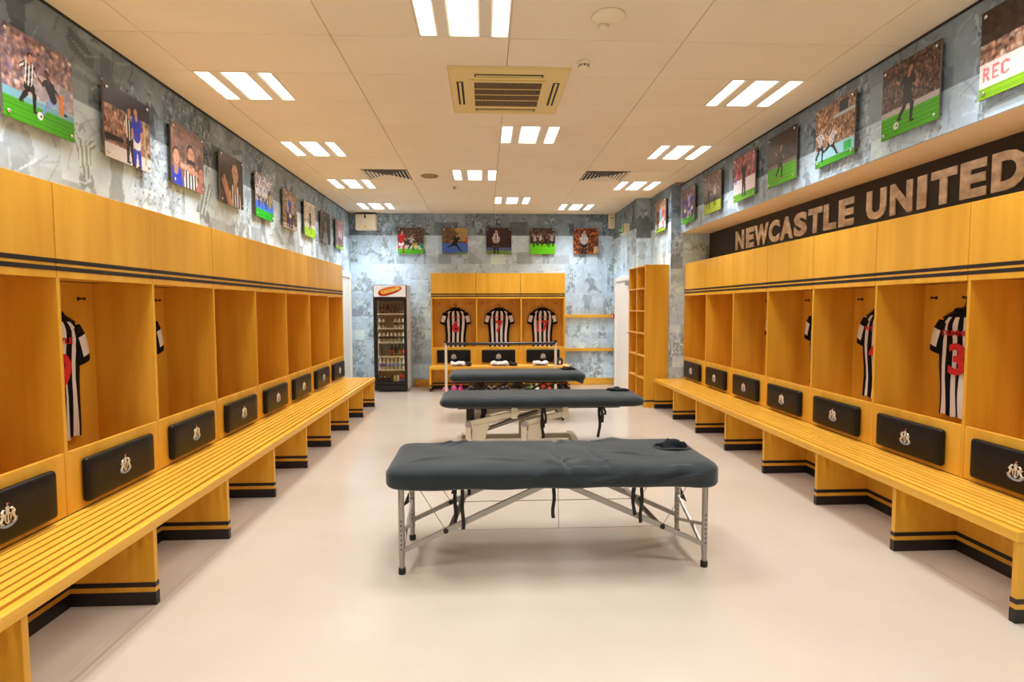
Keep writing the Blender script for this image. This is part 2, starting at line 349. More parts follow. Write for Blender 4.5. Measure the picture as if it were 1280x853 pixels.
NUFC = ((235, 235, 235), (20, 18, 22), (22, 20, 24), (24, 22, 26), (205, 150, 120), (50, 32, 24))
BLACKK = ((28, 24, 26), None, (26, 24, 28), (30, 26, 28), (180, 120, 95), (40, 26, 20))
BLUEK = ((40, 60, 190), None, (235, 235, 240), (40, 60, 190), (205, 150, 120), (60, 40, 30))
REDK = ((205, 30, 45), None, (235, 230, 230), (205, 30, 45), (205, 150, 120), (60, 40, 30))
NAVY = ((38, 40, 52), None, (150, 180, 225), (120, 160, 210), (90, 60, 48), (30, 22, 18))
TINT = np.array([.875, .975, 1.065])
def wk(g0, g1=None, d=40): # monochrome kit for wallpaper figures
    t = lambda v: tuple(np.clip(TINT*v, 0, 250))
    return (t(g0), t(g1) if g1 is not None else None, t(d+12), t(d+36), t(min(240, g0*.5+118)), t(d+20))
def paint_wallpaper(w, h, res, seed, cw=.72, ch=.52, ph=0.0):
    nx, ny = int(w/res)+1, int(h/res)+1; c = Canvas(w, h, nx, ny); rs = np.random.RandomState(seed)
    T = TINT; yy = h; row = 0; edges = []
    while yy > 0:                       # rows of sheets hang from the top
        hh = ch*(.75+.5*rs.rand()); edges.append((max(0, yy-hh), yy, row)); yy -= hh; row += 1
    for y0, y1, row in edges:
        x = -rs.rand()*cw; last = -1
        while x < w:
            ww = cw*(.55+.8*rs.rand()); x0, x1 = max(0, x), min(w, x+ww); H = y1-y0
            g = 216+24*rs.rand() if row else 138+44*rs.rand()  # top row: darker print, with upper-wall shade also put into its tone
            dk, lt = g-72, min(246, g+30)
            c.rect(x0, x1, y0, y1, T*g)
            k = (0, 1, 1, 2, 3, 3, 4)[rs.randint(0, 7)]; k = (k+1) % 5 if k == last else k; last = k
            inside = (c.gx >= x0) & (c.gx <= x1) & (c.gy >= y0) & (c.gy <= y1)
            before = c.c.copy()
            if k == 0:                 # packed players
                for q in range(int(7+6*rs.rand())):
                    kit = [wk(lt, dk, dk-15), wk(dk+20, None, dk), wk(lt, None, dk+20)][rs.randint(0, 3)]
                    c.player(x0+(x1-x0)*rs.rand(), y0-.08+H*.62*rs.rand()*(1-q/16), H*(.45+.3*rs.rand()), kit, rs.randint(0, 4), rs.choice([-1, 1]), .8)
            elif k == 1:               # one large player on plain ground
                c.rect(x0, x1, y0, y0+H*(.2+.2*rs.rand()), T*(g-24), .8)
                c.player(x0+(x1-x0)*(.35+.3*rs.rand()), y0-H*.35*rs.rand(), H*(1.0+.35*rs.rand()), [wk(lt, dk, dk-20), wk(dk+30, None, dk)][rs.randint(0, 2)], rs.randint(0, 4), rs.choice([-1, 1]), .85)
            elif k == 2:               # stand roof, sky and light shapes
                for q in range(4):
                    c.cap(x0+ww*rs.rand(), y0+H*rs.rand(), x0+ww*rs.rand(), y0+H*rs.rand(), .015+.09*rs.rand(), .01+.06*rs.rand(), T*(g+(-40, 24, -26, 30)[q]), .7)
                if rs.rand() < .6: c.player(x0+(x1-x0)*rs.rand(), y0-.05, H*.7, wk(lt, None, dk), rs.randint(0, 4), 1, .7)
            elif k == 3:               # two players
                for q in (0, 1): c.player(x0+(x1-x0)*(.3, .72)[q], y0-.04-H*.2*rs.rand(), H*(.85+.2*rs.rand()), [wk(lt, dk, dk-15), wk(dk+15, None, dk)][q], rs.randint(0, 4), (1, -1)[q], .8)
            else:                      # terrace crowd with a player before it
                c.crowd(x0, x1, y0+H*.2*rs.rand(), y1, .045+.03*rs.rand(), [T*(g-12), T*(g+24), T*g, T*(g+36)], rs.randint(999), head=T*min(250, lt+10), a=.62)
                if rs.rand() < .6: c.player(x0+(x1-x0)*rs.rand(), y0-.06, H*.8, wk(lt, dk, dk-15), rs.randint(0, 4), 1, .85)
            for q in range(int(16*(x1-x0)/.6)):     # ragged pen-like strokes of the photocopied originals
                sx, sy, sa = x0+(x1-x0)*rs.rand(), y0+H*rs.rand(), rs.rand()*6.28; sl = .04+.11*rs.rand()
                mx_, my_ = sx+sl*math.cos(sa), sy+sl*math.sin(sa); sa += rs.rand()*1.6-.8; tone = T*(g+(-48, 34, -34)[q % 3])
                c.cap(sx, sy, mx_, my_, .004+.008*rs.rand(), .006, tone, .6); c.cap(mx_, my_, mx_+sl*math.cos(sa), my_+sl*math.sin(sa), .006, .003, tone, .6)
            c.c = np.where(inside[..., None], c.c, before)
            if rs.rand() < .5:
                q = .10+.16*rs.rand(); c.rect(x0, min(x1, x0+q*1.3), y0, y0+q, T*(g+rs.choice([-44, 26])), .8)
            x += ww
    n1 = np.zeros((ny, nx))           # photocopy-like broken ink
    for sc, am in ((.12, .8), (.05, .6), (.026, .4)):
        m_, n_ = int(h/sc)+3, int(w/sc)+3; g = rs.rand(m_, n_); fy, fx = c.gy/sc, c.gx/sc
        i, j = fy.astype(int), fx.astype(int); ty, tx = fy-i, fx-j; ty = ty*ty*(3-2*ty); tx = tx*tx*(3-2*tx)
        n1 += am*((g[i, j]*(1-tx)+g[i, j+1]*tx)*(1-ty)+(g[i+1, j]*(1-tx)+g[i+1, j+1]*tx)*ty-.5)
    c.c += (np.clip(n1*2, -1, 1)*9)[..., None]*T
    return c

# ------------------------------------------------------------------ setting: floor, ceiling, walls
struct(MB().box(-2.6, 3.3, YF, YB+.1, -.1, 0).build('floor', FLOOR), 'beige sheet vinyl floor with a soft sheen')
ceil = struct(MB().box(-2.6, 3.3, YF, YB+.1, CZ+.012, CZ+.12).build('ceiling', GRID), 'suspended ceiling of long pale tiles')
TX = [-2.42, -2.09, -.95, .165, 1.28, 2.42, 2.755]
TY = [3.74+.586*k for k in range(-11, 13)]; TY[-1] = YB
TY = [YF]+[t for t in TY if YF+.1 < t < YB-.05]+[YB]
FIX = [(-.40, 1), (-2.09, 3), (1.86, 3), (.165, 5), (-2.09, 6), (1.86, 6), (-.40, 8), (-2.09, 9), (1.86, 9), (.165, 11), (-2.09, 12), (1.28, 12), (-2.09, 0), (1.86, 0), (.165, -2), (-.40, -5), (-2.09, -3), (1.86, -3), (.165, -8), (-2.09, -6), (1.86, -6)]
VENTS = [(-1.515, 8), (1.28, 8)]
def rowY(k): return 3.154+.586*(k-1)
holes = [(x, x+.565, rowY(k), rowY(k)+.586) for x, k in FIX+VENTS]
tile_cache = {}
for j in range(len(TY)-1):
    for i in range(len(TX)-1):
        spans = [(TX[i], TX[i+1])]; ym = (TY[j]+TY[j+1])/2
        if ym > END_Y and i == 5: spans = [(2.42, PIL_X)] if ym < STEP_Y else []
        for hx0, hx1, hy0, hy1 in holes:
            if hy0 < ym < hy1:
                ns = []
                for a, b in spans:
                    if hx1 <= a+.01 or hx0 >= b-.01: ns.append((a, b)); continue
                    if hx0-a > .02: ns.append((a, hx0))
                    if b-hx1 > .02: ns.append((hx1, b))
                spans = ns
        for a, b in spans:
            key = (round(b-a, 3), round(TY[j+1]-TY[j], 3))
            if key not in tile_cache:
                w, h = key; g = .0022
                tile_cache[key] = MB().hull([(x, y, z) for x, y, z in [(g, g, .012), (w-g, g, .012), (w-g, h-g, .012), (g, h-g, .012), (g, g, .002), (w-g, g, .002), (w-g, h-g, .002), (g, h-g, .002), (g+.003, g+.003, 0), (w-g-.003, g+.003, 0), (w-g-.003, h-g-.003, 0), (g+.003, h-g-.003, 0)]]).mesh('tile', TILE)
            t = link('tile', tile_cache[key], ceil); t.location = (a, TY[j], CZ)

def wall(name, label, paint_args, o, u, v, w, h, back):
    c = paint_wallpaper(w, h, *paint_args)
    return struct(link(name, c.grid_mesh(name, o, u, v, [PAPER, PLAIN], back)), label)
# left wall: printed sheet above the lockers, plain body behind
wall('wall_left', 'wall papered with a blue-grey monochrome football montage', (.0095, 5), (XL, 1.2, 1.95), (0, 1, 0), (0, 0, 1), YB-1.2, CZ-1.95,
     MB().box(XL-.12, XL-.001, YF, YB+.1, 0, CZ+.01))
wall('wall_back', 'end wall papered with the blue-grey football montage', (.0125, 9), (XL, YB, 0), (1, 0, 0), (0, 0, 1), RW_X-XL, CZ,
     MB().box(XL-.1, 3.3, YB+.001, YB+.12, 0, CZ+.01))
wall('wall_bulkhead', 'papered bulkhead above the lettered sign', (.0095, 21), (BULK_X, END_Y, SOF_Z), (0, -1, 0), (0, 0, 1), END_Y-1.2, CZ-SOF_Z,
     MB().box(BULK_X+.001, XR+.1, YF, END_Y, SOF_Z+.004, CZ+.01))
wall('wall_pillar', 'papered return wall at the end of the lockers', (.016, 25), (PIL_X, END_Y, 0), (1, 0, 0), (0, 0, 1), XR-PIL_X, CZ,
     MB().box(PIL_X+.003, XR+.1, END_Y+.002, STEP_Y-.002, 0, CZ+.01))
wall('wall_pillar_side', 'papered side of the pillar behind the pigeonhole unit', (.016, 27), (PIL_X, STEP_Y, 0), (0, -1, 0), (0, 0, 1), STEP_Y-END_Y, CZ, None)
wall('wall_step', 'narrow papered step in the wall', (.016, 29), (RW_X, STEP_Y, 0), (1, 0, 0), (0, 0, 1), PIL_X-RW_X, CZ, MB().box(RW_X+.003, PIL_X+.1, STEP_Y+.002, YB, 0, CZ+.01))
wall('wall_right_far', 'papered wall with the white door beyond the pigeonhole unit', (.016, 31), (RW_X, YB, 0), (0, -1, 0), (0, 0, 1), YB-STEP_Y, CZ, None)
struct(MB().box(XR, XR+.12, YF, END_Y, 0, SOF_Z+.01).build('wall_right', PLAIN), 'plain wall behind the lockers under the sign')
struct(MB().box(BULK_X, XR, YF, END_Y, SOF_Z-.001, SOF_Z+.003).build('trim_1', PEACH), 'smooth painted soffit under the bulkhead')
struct(MB().box(-2.6, 3.3, YF-.12, YF, 0, CZ+.01).build('wall_front', PLAIN), 'plain wall behind the viewpoint')
def trimbox(n, lab, *b, m=BLACK): return struct(MB().box(*b).build('trim_%d' % n, m), lab)
trimbox(2, 'dark shadow-gap trim between ceiling and papered wall', XL, XL+.012, 1.2, YB, CZ-.012, CZ-.001)
trimbox(3, 'dark shadow-gap trim above the bulkhead', BULK_X-.012, BULK_X, 1.2, END_Y, CZ-.012, CZ-.001)
# wooden skirting on the end wall
struct(MB().bbox(-1.30, -.95, YB-.02, YB, 0, .125).build('baseboard_back', WOODX), 'oak skirting between the drinks fridge and lockers')
struct(MB().bbox(1.46, RW_X, YB-.02, YB, 0, .125).build('baseboard_back_far', WOODX), 'oak skirting between lockers and the corner')
for z0 in (1.245, .625):
    tag(MB().bbox(1.47, RW_X-.002, YB-.05, YB, z0, z0+.058).build('wall_rail', WOODX), 'horizontal oak rail on the end wall, ' + ('upper of the two' if z0 > 1 else 'lower of the two'), 'rail', 'oak wall rails')
# doors
def door(n, x, y0, y1, ztop, side, label):
    d = struct(bpy.data.objects.new('door_%d' % n, None), label); COL.objects.link(d); d.location = (x, (y0+y1)/2, 0); s = side
    def bx(a, b, *r): return (min(x+s*a, x+s*b), max(x+s*a, x+s*b))+r
    MB().bbox(*bx(0, .012, y0+.07, y1-.07, .005, ztop-.07)).build('leaf', PWHITE, d)
    f = MB(); f.bbox(*bx(0, .035, y0, y0+.07, 0, ztop)); f.bbox(*bx(0, .035, y1-.07, y1, 0, ztop)); f.bbox(*bx(0, .035, y0+.07, y1-.07, ztop-.07, ztop)); f.build('door_frame', PWHITE, d)
    h = MB(); h.tube([(x+s*.012, y0+.14, 1.02), (x+s*.06, y0+.14, 1.02), (x+s*.06, y0+.26, 1.02)], .01); h.build('door_handle', STEEL, d)
    c = MB(); c.bbox(*bx(.012, .06, y0+.2, y0+.45, ztop-.16, ztop-.1)); c.build('door_closer', STEEL, d)
    return d
door(1, XL, 8.62, 10.5, 2.05, 1, 'white door and frame beyond the lockers')
door(2, RW_X, 9.06, 10.36, 1.96, -1, 'white door and frame beside the pigeonhole unit')

# ------------------------------------------------------------------ ceiling lights
def make_fixture():
    me = {}
    f = MB(); w, h = .565, .586
    f.box(0, w, 0, .02, .0, .012); f.box(0, w, h-.02, h, 0, .012); f.box(0, .012, .02, h-.02, 0, .012); f.box(w-.012, w, .02, h-.02, 0, .012)
    f.box(.012, w-.012, .02, h-.02, .010, .016)
    me['housing'] = f.mesh('housing', REFL)
    r = MB()
    for a, b in ((.105, .198), (.367, .46)):
        r.hull([(a, .02, .01), (b, .02, .01), (a, h-.02, .01), (b, h-.02, .01), (a+.012, .02, .001), (b-.012, .02, .001), (a+.012, h-.02, .001), (b-.012, h-.02, .001)])
    me['reflector'] = r.mesh('reflector', REFL)
    for nm, (a, b) in (('n', (.014, .103)), ('c', (.2, .365)), ('r', (.462, .551))):
        me['d'+nm] = MB().box(a, b, .022, h-.022, .006, .009).mesh('diffuser', TUBE)
    return me
FM = make_fixture()
places = ['over the near massage table, cut by the frame', 'above the near shirt wall bays', 'above the lettered sign wall', 'just past the air-conditioning cassette']
CLAB = {0: 'nearest fitting of the middle line, cut off by the picture top', 1: 'largest of the line beside the montage wall opposite the sign', 2: 'largest of the line beside the sign wall',
        3: 'middle-line fitting just past the air-conditioning cassette', 4: 'second of the line beside the montage wall opposite the sign', 5: 'second of the line beside the sign wall',
        6: 'middle-line fitting between the two slatted vents', 7: 'third of the line opposite the sign, beyond the slatted vent', 8: 'third of the line beside the sign wall, beyond the vent',
        9: 'middle-line fitting farthest from the camera', 10: 'fitting nearest the pale box on the end wall', 11: 'fitting nearest the exit sign', 12: 'just outside the view opposite the sign', 13: 'just outside the view beside the sign wall', 14: 'middle-line fitting right above the viewpoint', 15: 'middle-line fitting behind the viewpoint', 16: 'opposite the sign, behind the viewpoint', 17: 'beside the sign wall, behind the viewpoint', 18: 'middle-line fitting closest to the rear wall', 19: 'opposite the sign, closest to the rear wall', 20: 'beside the sign wall, closest to the rear wall'}
for n, (x, k) in enumerate(FIX):
    o = thing('ceiling_light', 'recessed three-strip ceiling light, '+CLAB[n], 'ceiling light', (x, rowY(k), CZ), 0, 'recessed ceiling lights')
    for kk in ('housing', 'reflector', 'dn', 'dc', 'dr'):
        link({'housing': 'housing', 'reflector': 'reflector'}.get(kk, 'diffuser'), FM[kk], o)
    for a, b in ((.014, .103), (.2, .365), (.462, .551)):
        ld = bpy.data.lights.new('tube_light', 'AREA'); ld.shape = 'RECTANGLE'; ld.size = b-a; ld.size_y = .54
        ld.energy = LAMP_W*(b-a)/.343; ld.color = LAMP_COL; ld.spread = LAMP_SPREAD
        lo = bpy.data.objects.new('tube_light', ld); COL.objects.link(lo); lo.parent = o; lo.location = ((a+b)/2, .293, .0035)

# ------------------------------------------------------------------ lockers
def crest_mesh():
    b = MB()
    def P(poly, d0, d1, m=0): b.prism([(x, z) for x, z in poly], d0, d1, m)
    # shield with black and white pales
    sh = [(-.017, .016), (.017, .016), (.018, -.004), (.012, -.02), (0, -.029), (-.012, -.02), (-.018, -.004)]
    P(sh, 0, -.004)
    for x in (-.009, .005): b.box(x, x+.005, -.0052, -.004, -.018, .013, 1)
    # castle tower and flag
    b.box(-.008, .008, -.004, 0, .016, .04)
    for x in (-.008, -.002, .004): b.box(x, x+.004, -.004, 0, .04, .046)
    b.tube([(0, -.002, .046), (0, -.002, .062)], .0012, 5); P([(0, .062), (.014, .059), (.0, .052)], -.003, -.001, 2)
    # seahorse supporters: curling bodies
    for s in (-1, 1):
        b.tube([(s*.014, -.003, .034), (s*.022, -.003, .036), (s*.029, -.003, .028), (s*.026, -.003, .014), (s*.029, -.003, 0), (s*.037, -.003, -.012), (s*.033, -.003, -.024), (s*.022, -.003, -.024)],
               [.002, .0045, .006, .0065, .006, .005, .004, .002], 6)
        b.tube([(s*.027, -.003, .014), (s*.018, -.004, .012)], .002, 5); b.tube([(s*.031, -.003, .012), (s*.043, -.002, .02)], [.004, .001], 5)
        b.tube([(s*.034, -.003, -.012), (s*.05, -.003, -.014)], [.004, .0015], 5)
    # motto ribbon
    pts = [(.052*math.sin(a), -.002, -.0-.038*math.cos(a)) for a in np.linspace(-1.05, 1.05, 11)]
    for p, q in zip(pts[:-1], pts[1:]): b.bar(p, q, .004, .011, 3, (0, 0, 1))
    return b.mesh('crest', [SILV, BLACK, RED, BLUEG])
CREST = crest_mesh()
def slab(b, x0, x1, y0, y1, z0, z1, m=0): return b.box(x0, x1, y0, y1, z0, z1, m)
LK = {}
def locker_meshes(w):
    d = LK_D; t = .022; me = {}
    me['side_panel'] = MB().bbox(0, t, -d, -.001, .43, 1.60, .0012).mesh('side_panel', WOOD)
    me['back_panel'] = MB().box(t, w, -.012, -.001, .43, 1.60).mesh('back_panel', WOOD)
    me['floor_board'] = MB().box(t, w, -d+.02, -.012, .436, .45).mesh('floor_board', WOOD)
    me['roof_board'] = MB().box(0, w, -d+.02, -.001, 1.605, 1.62).mesh('roof_board', WOOD)
    me['top_board'] = MB().box(0, w, -d+.02, -.001, 2.028, 2.046).mesh('top_board', WOOD)
    me['header_panel'] = MB().bbox(.003, w-.003, -d-.002, -d+.02, 1.595, 2.048, .0015).mesh('header_panel', WOOD)
    me['stripe'] = MB().box(.0025, w-.0025, -d-.0035, -d, 1.629, 1.651).mesh('stripe', BLACK)
    me['backrest_board'] = MB().bbox(t+.001, w-.001, -d+.002, -d+.02, .431, .742, .002).mesh('backrest_board', WOOD)
    c = MB().rbox(w/2-.297, w/2+.297, -d-.038, -d+.002, .462, .692, .022, .022, .022, (10, 2, 4))
    me['cushion'] = c.mesh('cushion', VINYL, smooth=True, weld=True)
    me['hook'] = MB().lathe([(.012, 0), (.012, -.004), (.005, -.006), (.005, -.03), (.009, -.034), (.009, -.04)], (0, -.012, 1.505), 8, axis='y').mesh('hook', BLACK)
    return me
def locker(w, label, loc, rz, group, last=False, name='locker_bay'):
    k = round(w, 3)
    if k not in LK: LK[k] = locker_meshes(w)
    me = LK[k]; o = thing(name, label, 'locker', loc, rz, group)
    link('side_panel', me['side_panel'], o)
    if last: e = link('side_panel', me['side_panel'], o); e.location = (w-.0225, 0, 0)
    for q in ('back_panel', 'floor_board', 'roof_board', 'top_board', 'backrest_board'): link(q, me[q], o)
    h = link('header_panel', me['header_panel'], o)
    for z in (0, .036): s = link('stripe', me['stripe'], h); s.location = (0, 0, z); s['label'] = 'thin black inlaid stripe'
    cu = link('cushion', me['cushion'], o); cu['label'] = 'black padded vinyl back cushion'
    cr = link('crest', CREST, cu); cr.location = (w/2, -LK_D-.0375, .572); cr['label'] = 'silver club crest with shield, tower and sea creatures'
    for x in (w/2-.27, w/2, w/2+.27): hk = link('hook', me['hook'], o); hk.location = (x, 0, 0)
    return o
YL0 = 2.883; YR0 = 3.239
lname = lambda i, n, side: 'open oak locker bay %s, %s from the camera end' % (side, ORD[i])
for i in range(8):
    locker(LK_W, lname(i, 8, 'opposite the lettered sign'), (XL+.002, YL0+(i-1)*LK_W-.011, 0), PI/2, 'locker bays opposite the sign', i == 7)
for i in range(7):
    locker(LK_W, lname(i, 7, 'beneath the lettered sign'), (XR-.002, YR0+i*LK_W+.011, 0), -PI/2, 'locker bays beneath the sign', i == 0)
for i in range(3):
    locker(.793, 'open oak locker bay on the end wall, '+['next to the drinks fridge', 'middle of the three', 'next to the wall rails'][i], (-.948+i*.793, YB-.002, 0), 0, 'locker bays on the end wall', i == 2)

# ------------------------------------------------------------------ benches
def bench(label, loc, rz, length, depth, legs, nsl, name='slatted_bench', zt=.43, riser=True):
    o = thing(name, label, 'bench', loc, rz)
    p = depth/nsl
    me = MB().bbox(0, length, -p+.015, 0, zt-.026, zt, .0015).mesh('slat', WOODX)
    for k in range(nsl-1):
        s = link('slat', me, o); s.location = (0, -k*p-.004, 0)
    MB().bbox(0, length, -depth, -depth+p-.009, zt-.05, zt, .003).build('front_rail', WOODX, o, local=True)
    for k, x in enumerate(legs):
        lg = MB(); lg.bbox(x-.015, x+.015, -depth+.012, -.02, 0, zt-.027, .002)
        L = lg.build('leg_panel', WOOD, o, local=True)
        b1 = MB().box(x-.0165, x+.0165, -depth+.0095, -.02, .001, .066).build('kick_band', BLACK, L, local=True)
        b2 = MB().box(x-.0165, x+.0165, -depth+.0105, -.02, .091, .115).build('stripe_band', BLACK, L, local=True)
    if riser:
        r = MB().box(0, length, -.035, -.004, 0, zt-.03).build('riser_board', WOOD, o, local=True)
        MB().box(.001, length-.001, -.0375, -.03, .001, .066).build('kick_band', BLACK, r, local=True)
        MB().box(.001, length-.001, -.0365, -.03, .091, .115).build('stripe_band', BLACK, r, local=True)
    return o
y0 = 1.26
bench('long slatted oak bench along the lockers opposite the lettered sign', (XL+LK_D, y0, 0), PI/2, 8.44-y0, .45,
      [2.830-.798+k*.798-y0 for k in range(9)], 9)
bench('long slatted oak bench along the lockers beneath the lettered sign', (XR-LK_D, 8.035, 0), -PI/2, 8.035-2.43, .425,
      [8.035-(3.231-.798+.017+k*.798) if k == 0 else 8.035-(3.231+(k-1)*.798) for k in range(8)], 9)
bench('short slatted oak bench against the end wall lockers', (-.95, YB-LK_D, 0), 0, 2.42, .40, [.016, .81, 1.61, 2.404], 8)

# ------------------------------------------------------------------ text
def text_mesh(body, size, extrude, mat_, offset=0.0, align='CENTER'):
    cu = bpy.data.curves.new('t', 'FONT'); cu.body = body; cu.size = size; cu.extrude = extrude; cu.offset = offset
    cu.align_x = align; cu.resolution_u = 4
    o = bpy.data.objects.new('t', cu); COL.objects.link(o)
    bpy.context.view_layer.update(); dg = bpy.context.evaluated_depsgraph_get()
    me = bpy.data.meshes.new_from_object(o.evaluated_get(dg)); bpy.data.objects.remove(o); bpy.data.curves.remove(cu)
    me.materials.clear(); me.materials.append(mat_); return me
def fit_text(me, x0, x1, z0, z1, d0, d1):   # text mesh (xy) -> upright panel lettering (x, depth, z) in a given box
    n = len(me.vertices); a = np.zeros(n*3); me.vertices.foreach_get('co', a); a = a.reshape(-1, 3)
    lo, hi = a.min(0), a.max(0); q = (a-lo)/np.maximum(hi-lo, 1e-6)
    out = np.stack([x0+q[:, 0]*(x1-x0), d0+(1-q[:, 2])*(d1-d0)*-1 if False else d1+(d0-d1)*(1-q[:, 2]), z0+q[:, 1]*(z1-z0)], 1)
    me.vertices.foreach_set('co', out.ravel()); me.update(); return me

# sign: letters on a black board, read along -Y
sg = thing('wall_sign', 'long black sign with pale stone-print capitals reading NEWCASTLE UNITED above the lockers', 'sign', (XR, END_Y, 0), -PI/2)
MB().box(0.002, END_Y-1.6, -.02, -.001, 2.05, 2.473).build('sign_board', SIGNB, sg, local=True)
LET = [('N', 7.184, 6.949), ('E', 6.895, 6.690), ('W', 6.677, 6.343), ('C', 6.335, 6.100), ('A', 6.085, 5.825), ('S', 5.809, 5.574), ('T', 5.550, 5.319), ('L', 5.293, 5.097), ('E', 5.062, 4.849),
       ('U', 4.688, 4.454), ('N', 4.409, 4.173), ('I', 4.125, 4.037), ('T', 3.996, 3.774), ('E', 3.744, 3.542), ('D', 3.504, 3.27)]
for ch, a, b in LET:
    me = text_mesh(ch, 1, .05, LETTER, .05)
    fit_text(me, END_Y-a, END_Y-b, 2.150, 2.388, -.028, -.0195)
    link('letter', me, sg)

# ------------------------------------------------------------------ shirts on hangers
def shirt_parts(seed):
    rs = np.random.RandomState(seed); ph = rs.rand(6)*6
    # body: rows from hem to neck, closed cross-section; columns fall on stripe edges
    rows = [(-.375, .186), (-.30, .182), (-.22, .178), (-.13, .182), (-.04, .192), (.05, .202), (.13, .206), (.19, .208), (.235, .205), (.262, .185), (.288, .150), (.308, .112), (.325, .078)]
    st = .047
    nst = 9; cols = []
    frac = np.linspace(-1, 1, 2*nst+1)     # two facets per stripe
    b = MB(); ring = len(frac)*2-2
    for r, (z, hw) in enumerate(rows):
        prog = max(0, (z-.2)/.13)
        for side in (0, 1):
            fr = frac if side == 0 else frac[1:-1][::-1]
            for f in fr:
                x = f*hw; dp = .030*(1-abs(f)**3)*(1-.55*min(1, prog))
                fold = (.007*math.sin(f*7+ph[0])+.006*math.sin(f*13+ph[1]+z*4))*(1-min(1, max(0, (z+.05)/.3)))
                wob = .004*math.sin(z*14+ph[2]+f*2)
                y = (-dp-fold-wob) if side == 0 else (dp*.35)
                b.v.append((x+.004*math.sin(z*9+ph[3]), y, z+(.006*math.sin(f*9+ph[4]) if r == 0 else 0)))
    for r in range(len(rows)-1):
        for k in range(ring):
            k2 = (k+1) % ring
            b.f.append((r*ring+k, r*ring+k2, (r+1)*ring+k2, (r+1)*ring+k))
            if k < 2*nst: s = k//2
            else: s = nst-1-((k-2*nst)//2)
            b.m.append(1 if (s % 2 == 0 or rows[r][0] > .27) else 0)
    b.f.append(tuple(range((len(rows)-1)*ring, len(rows)*ring))); b.m.append(1)
    body = b.mesh('body', [JW, JB], smooth=True)
    sl = []
    for s in (-1, 1):
        q = MB(); n = 10; path = [(.160, .255), (.188, .20), (.208, .14), (.222, .085), (.228, .045)]; rr = [.05, .064, .062, .058, .054]
        for i, (x, z) in enumerate(path):
            ax = Vector((.30, -.9)).normalized()   # sleeve direction in xz
            nx, nz = -ax.y, ax.x
            for k in range(n):
                a = 2*PI*k/n+.001; w = math.cos(a)*rr[i]; d = math.sin(a)*.02
                q.v.append((s*(x+nx*w*1.0), -.004-d*s*1.0, z+nz*w*1.0))
        for i in range(len(path)-1):
            for k in range(n):
                f = (i*n+k, i*n+(k+1) % n, (i+1)*n+(k+1) % n, (i+1)*n+k); q.f.append(f if s > 0 else f[::-1])
                w = math.cos(2*PI*(k+.5)/n); q.m.append(1 if i == 3 else (0 if -.2 < w < .75 and i > 0 else 1))
        sl.append(q.mesh('sleeve', [JW, JB], smooth=True))
    c = MB(); pts = []
    for k in range(13):
        a = 2*PI*k/12; pts.append((.07*math.cos(a), .022*math.sin(a)-.002, .325+.012*abs(math.cos(a))+.008*math.sin(a)))
    c.tube(pts, .012, 6); collar = c.mesh('collar', JB, smooth=True)
    return body, sl, collar
HANG = MB(); HANG.tube([(-.17, 0, -.052), (-.09, 0, -.015), (0, 0, .012), (.09, 0, -.015), (.17, 0, -.052)], [.010, .012, .014, .012, .010], 6)
HANG.tube([(0, 0, .01), (0, 0, .04), (.012, .0, .055), (.008, .0, .075), (-.008, 0, .076)], .0032, 6)
HANGM = HANG.mesh('coat_hanger', RUBBER, smooth=True)
def shirt(num, nm, org, rz, cx, depth, label, hlabel, seed, zc=1.085, grp='striped shirts'):
    """org = locker root, local centre cx, depth from wall"""
    c, s = math.cos(rz), math.sin(rz); loc = (org[0]+c*cx+s*depth, org[1]+s*cx-c*depth, zc)
    o = thing('football_shirt', label, 'shirt', loc, rz, grp)
    body, sl, col = shirt_parts(seed); link('body', body, o)
    for m in sl: link('sleeve', m, o)
    link('collar', col, o)['label'] = 'black collar'
    if num:
        w = .105*len(num)+(.0 if len(num) > 1 else .03)
        me = text_mesh(num, 1, .05, RED, .03); wt = .07 if num == '1' else w
        fit_text(me, -wt/2, wt/2, -.095, .115, -.046, -.040); link('number', me, o)['label'] = 'red number %s' % num
    if nm:
        w = min(.26, .040*len(nm)); me = text_mesh(nm, 1, .05, RED, .004); fit_text(me, -w/2, w/2, .165, .200 if len(num) == 1 and num in '934' else .192, -.042, -.037); link('name_lettering', me, o)['label'] = 'small red capitals'
    h = link('coat_hanger', HANGM); h.location = (loc[0], loc[1], zc+.335); h.rotation_euler = (0, 0, rz); tag(h, hlabel, 'hanger', 'shirt hangers')
    return o
for i, (num, nm) in {1: ('9', 'GAYLE'), 2: ('', ''), 3: ('', '')}.items():
    d = {1: 'with red 9, second bay opposite the lettered sign', 2: 'half hidden in the third bay opposite the sign', 3: 'almost hidden in the fourth bay opposite the sign'}[i]
    shirt(num, nm, (XL, YL0+(i-1)*LK_W), PI/2, LK_W/2-.005, .048, 'black and white striped shirt '+d, 'black hanger holding the striped shirt in the %s bay opposite the sign' % ORD[i], 10+i)
for i, (num, nm) in {1: ('3', 'DUMMETT'), 2: ('4', 'RITCHIE'), 3: ('', ''), 4: ('', '')}.items():
    d = {1: 'with red 3, second bay beneath the sign', 2: 'showing part of a red 4, third bay beneath the sign', 3: 'half hidden in the fourth bay beneath the sign', 4: 'almost hidden in the fifth bay beneath the sign'}[i]
    shirt(num, nm, (XR, YR0+i*LK_W), -PI/2, LK_W/2+.005, .048, 'black and white striped shirt '+d, 'black hanger holding the striped shirt in the %s bay beneath the sign' % ORD[i], 20+i)
EW = ['in the end wall bay next to the drinks fridge', 'in the middle bay of the end wall', 'in the end wall bay next to the wall rails']
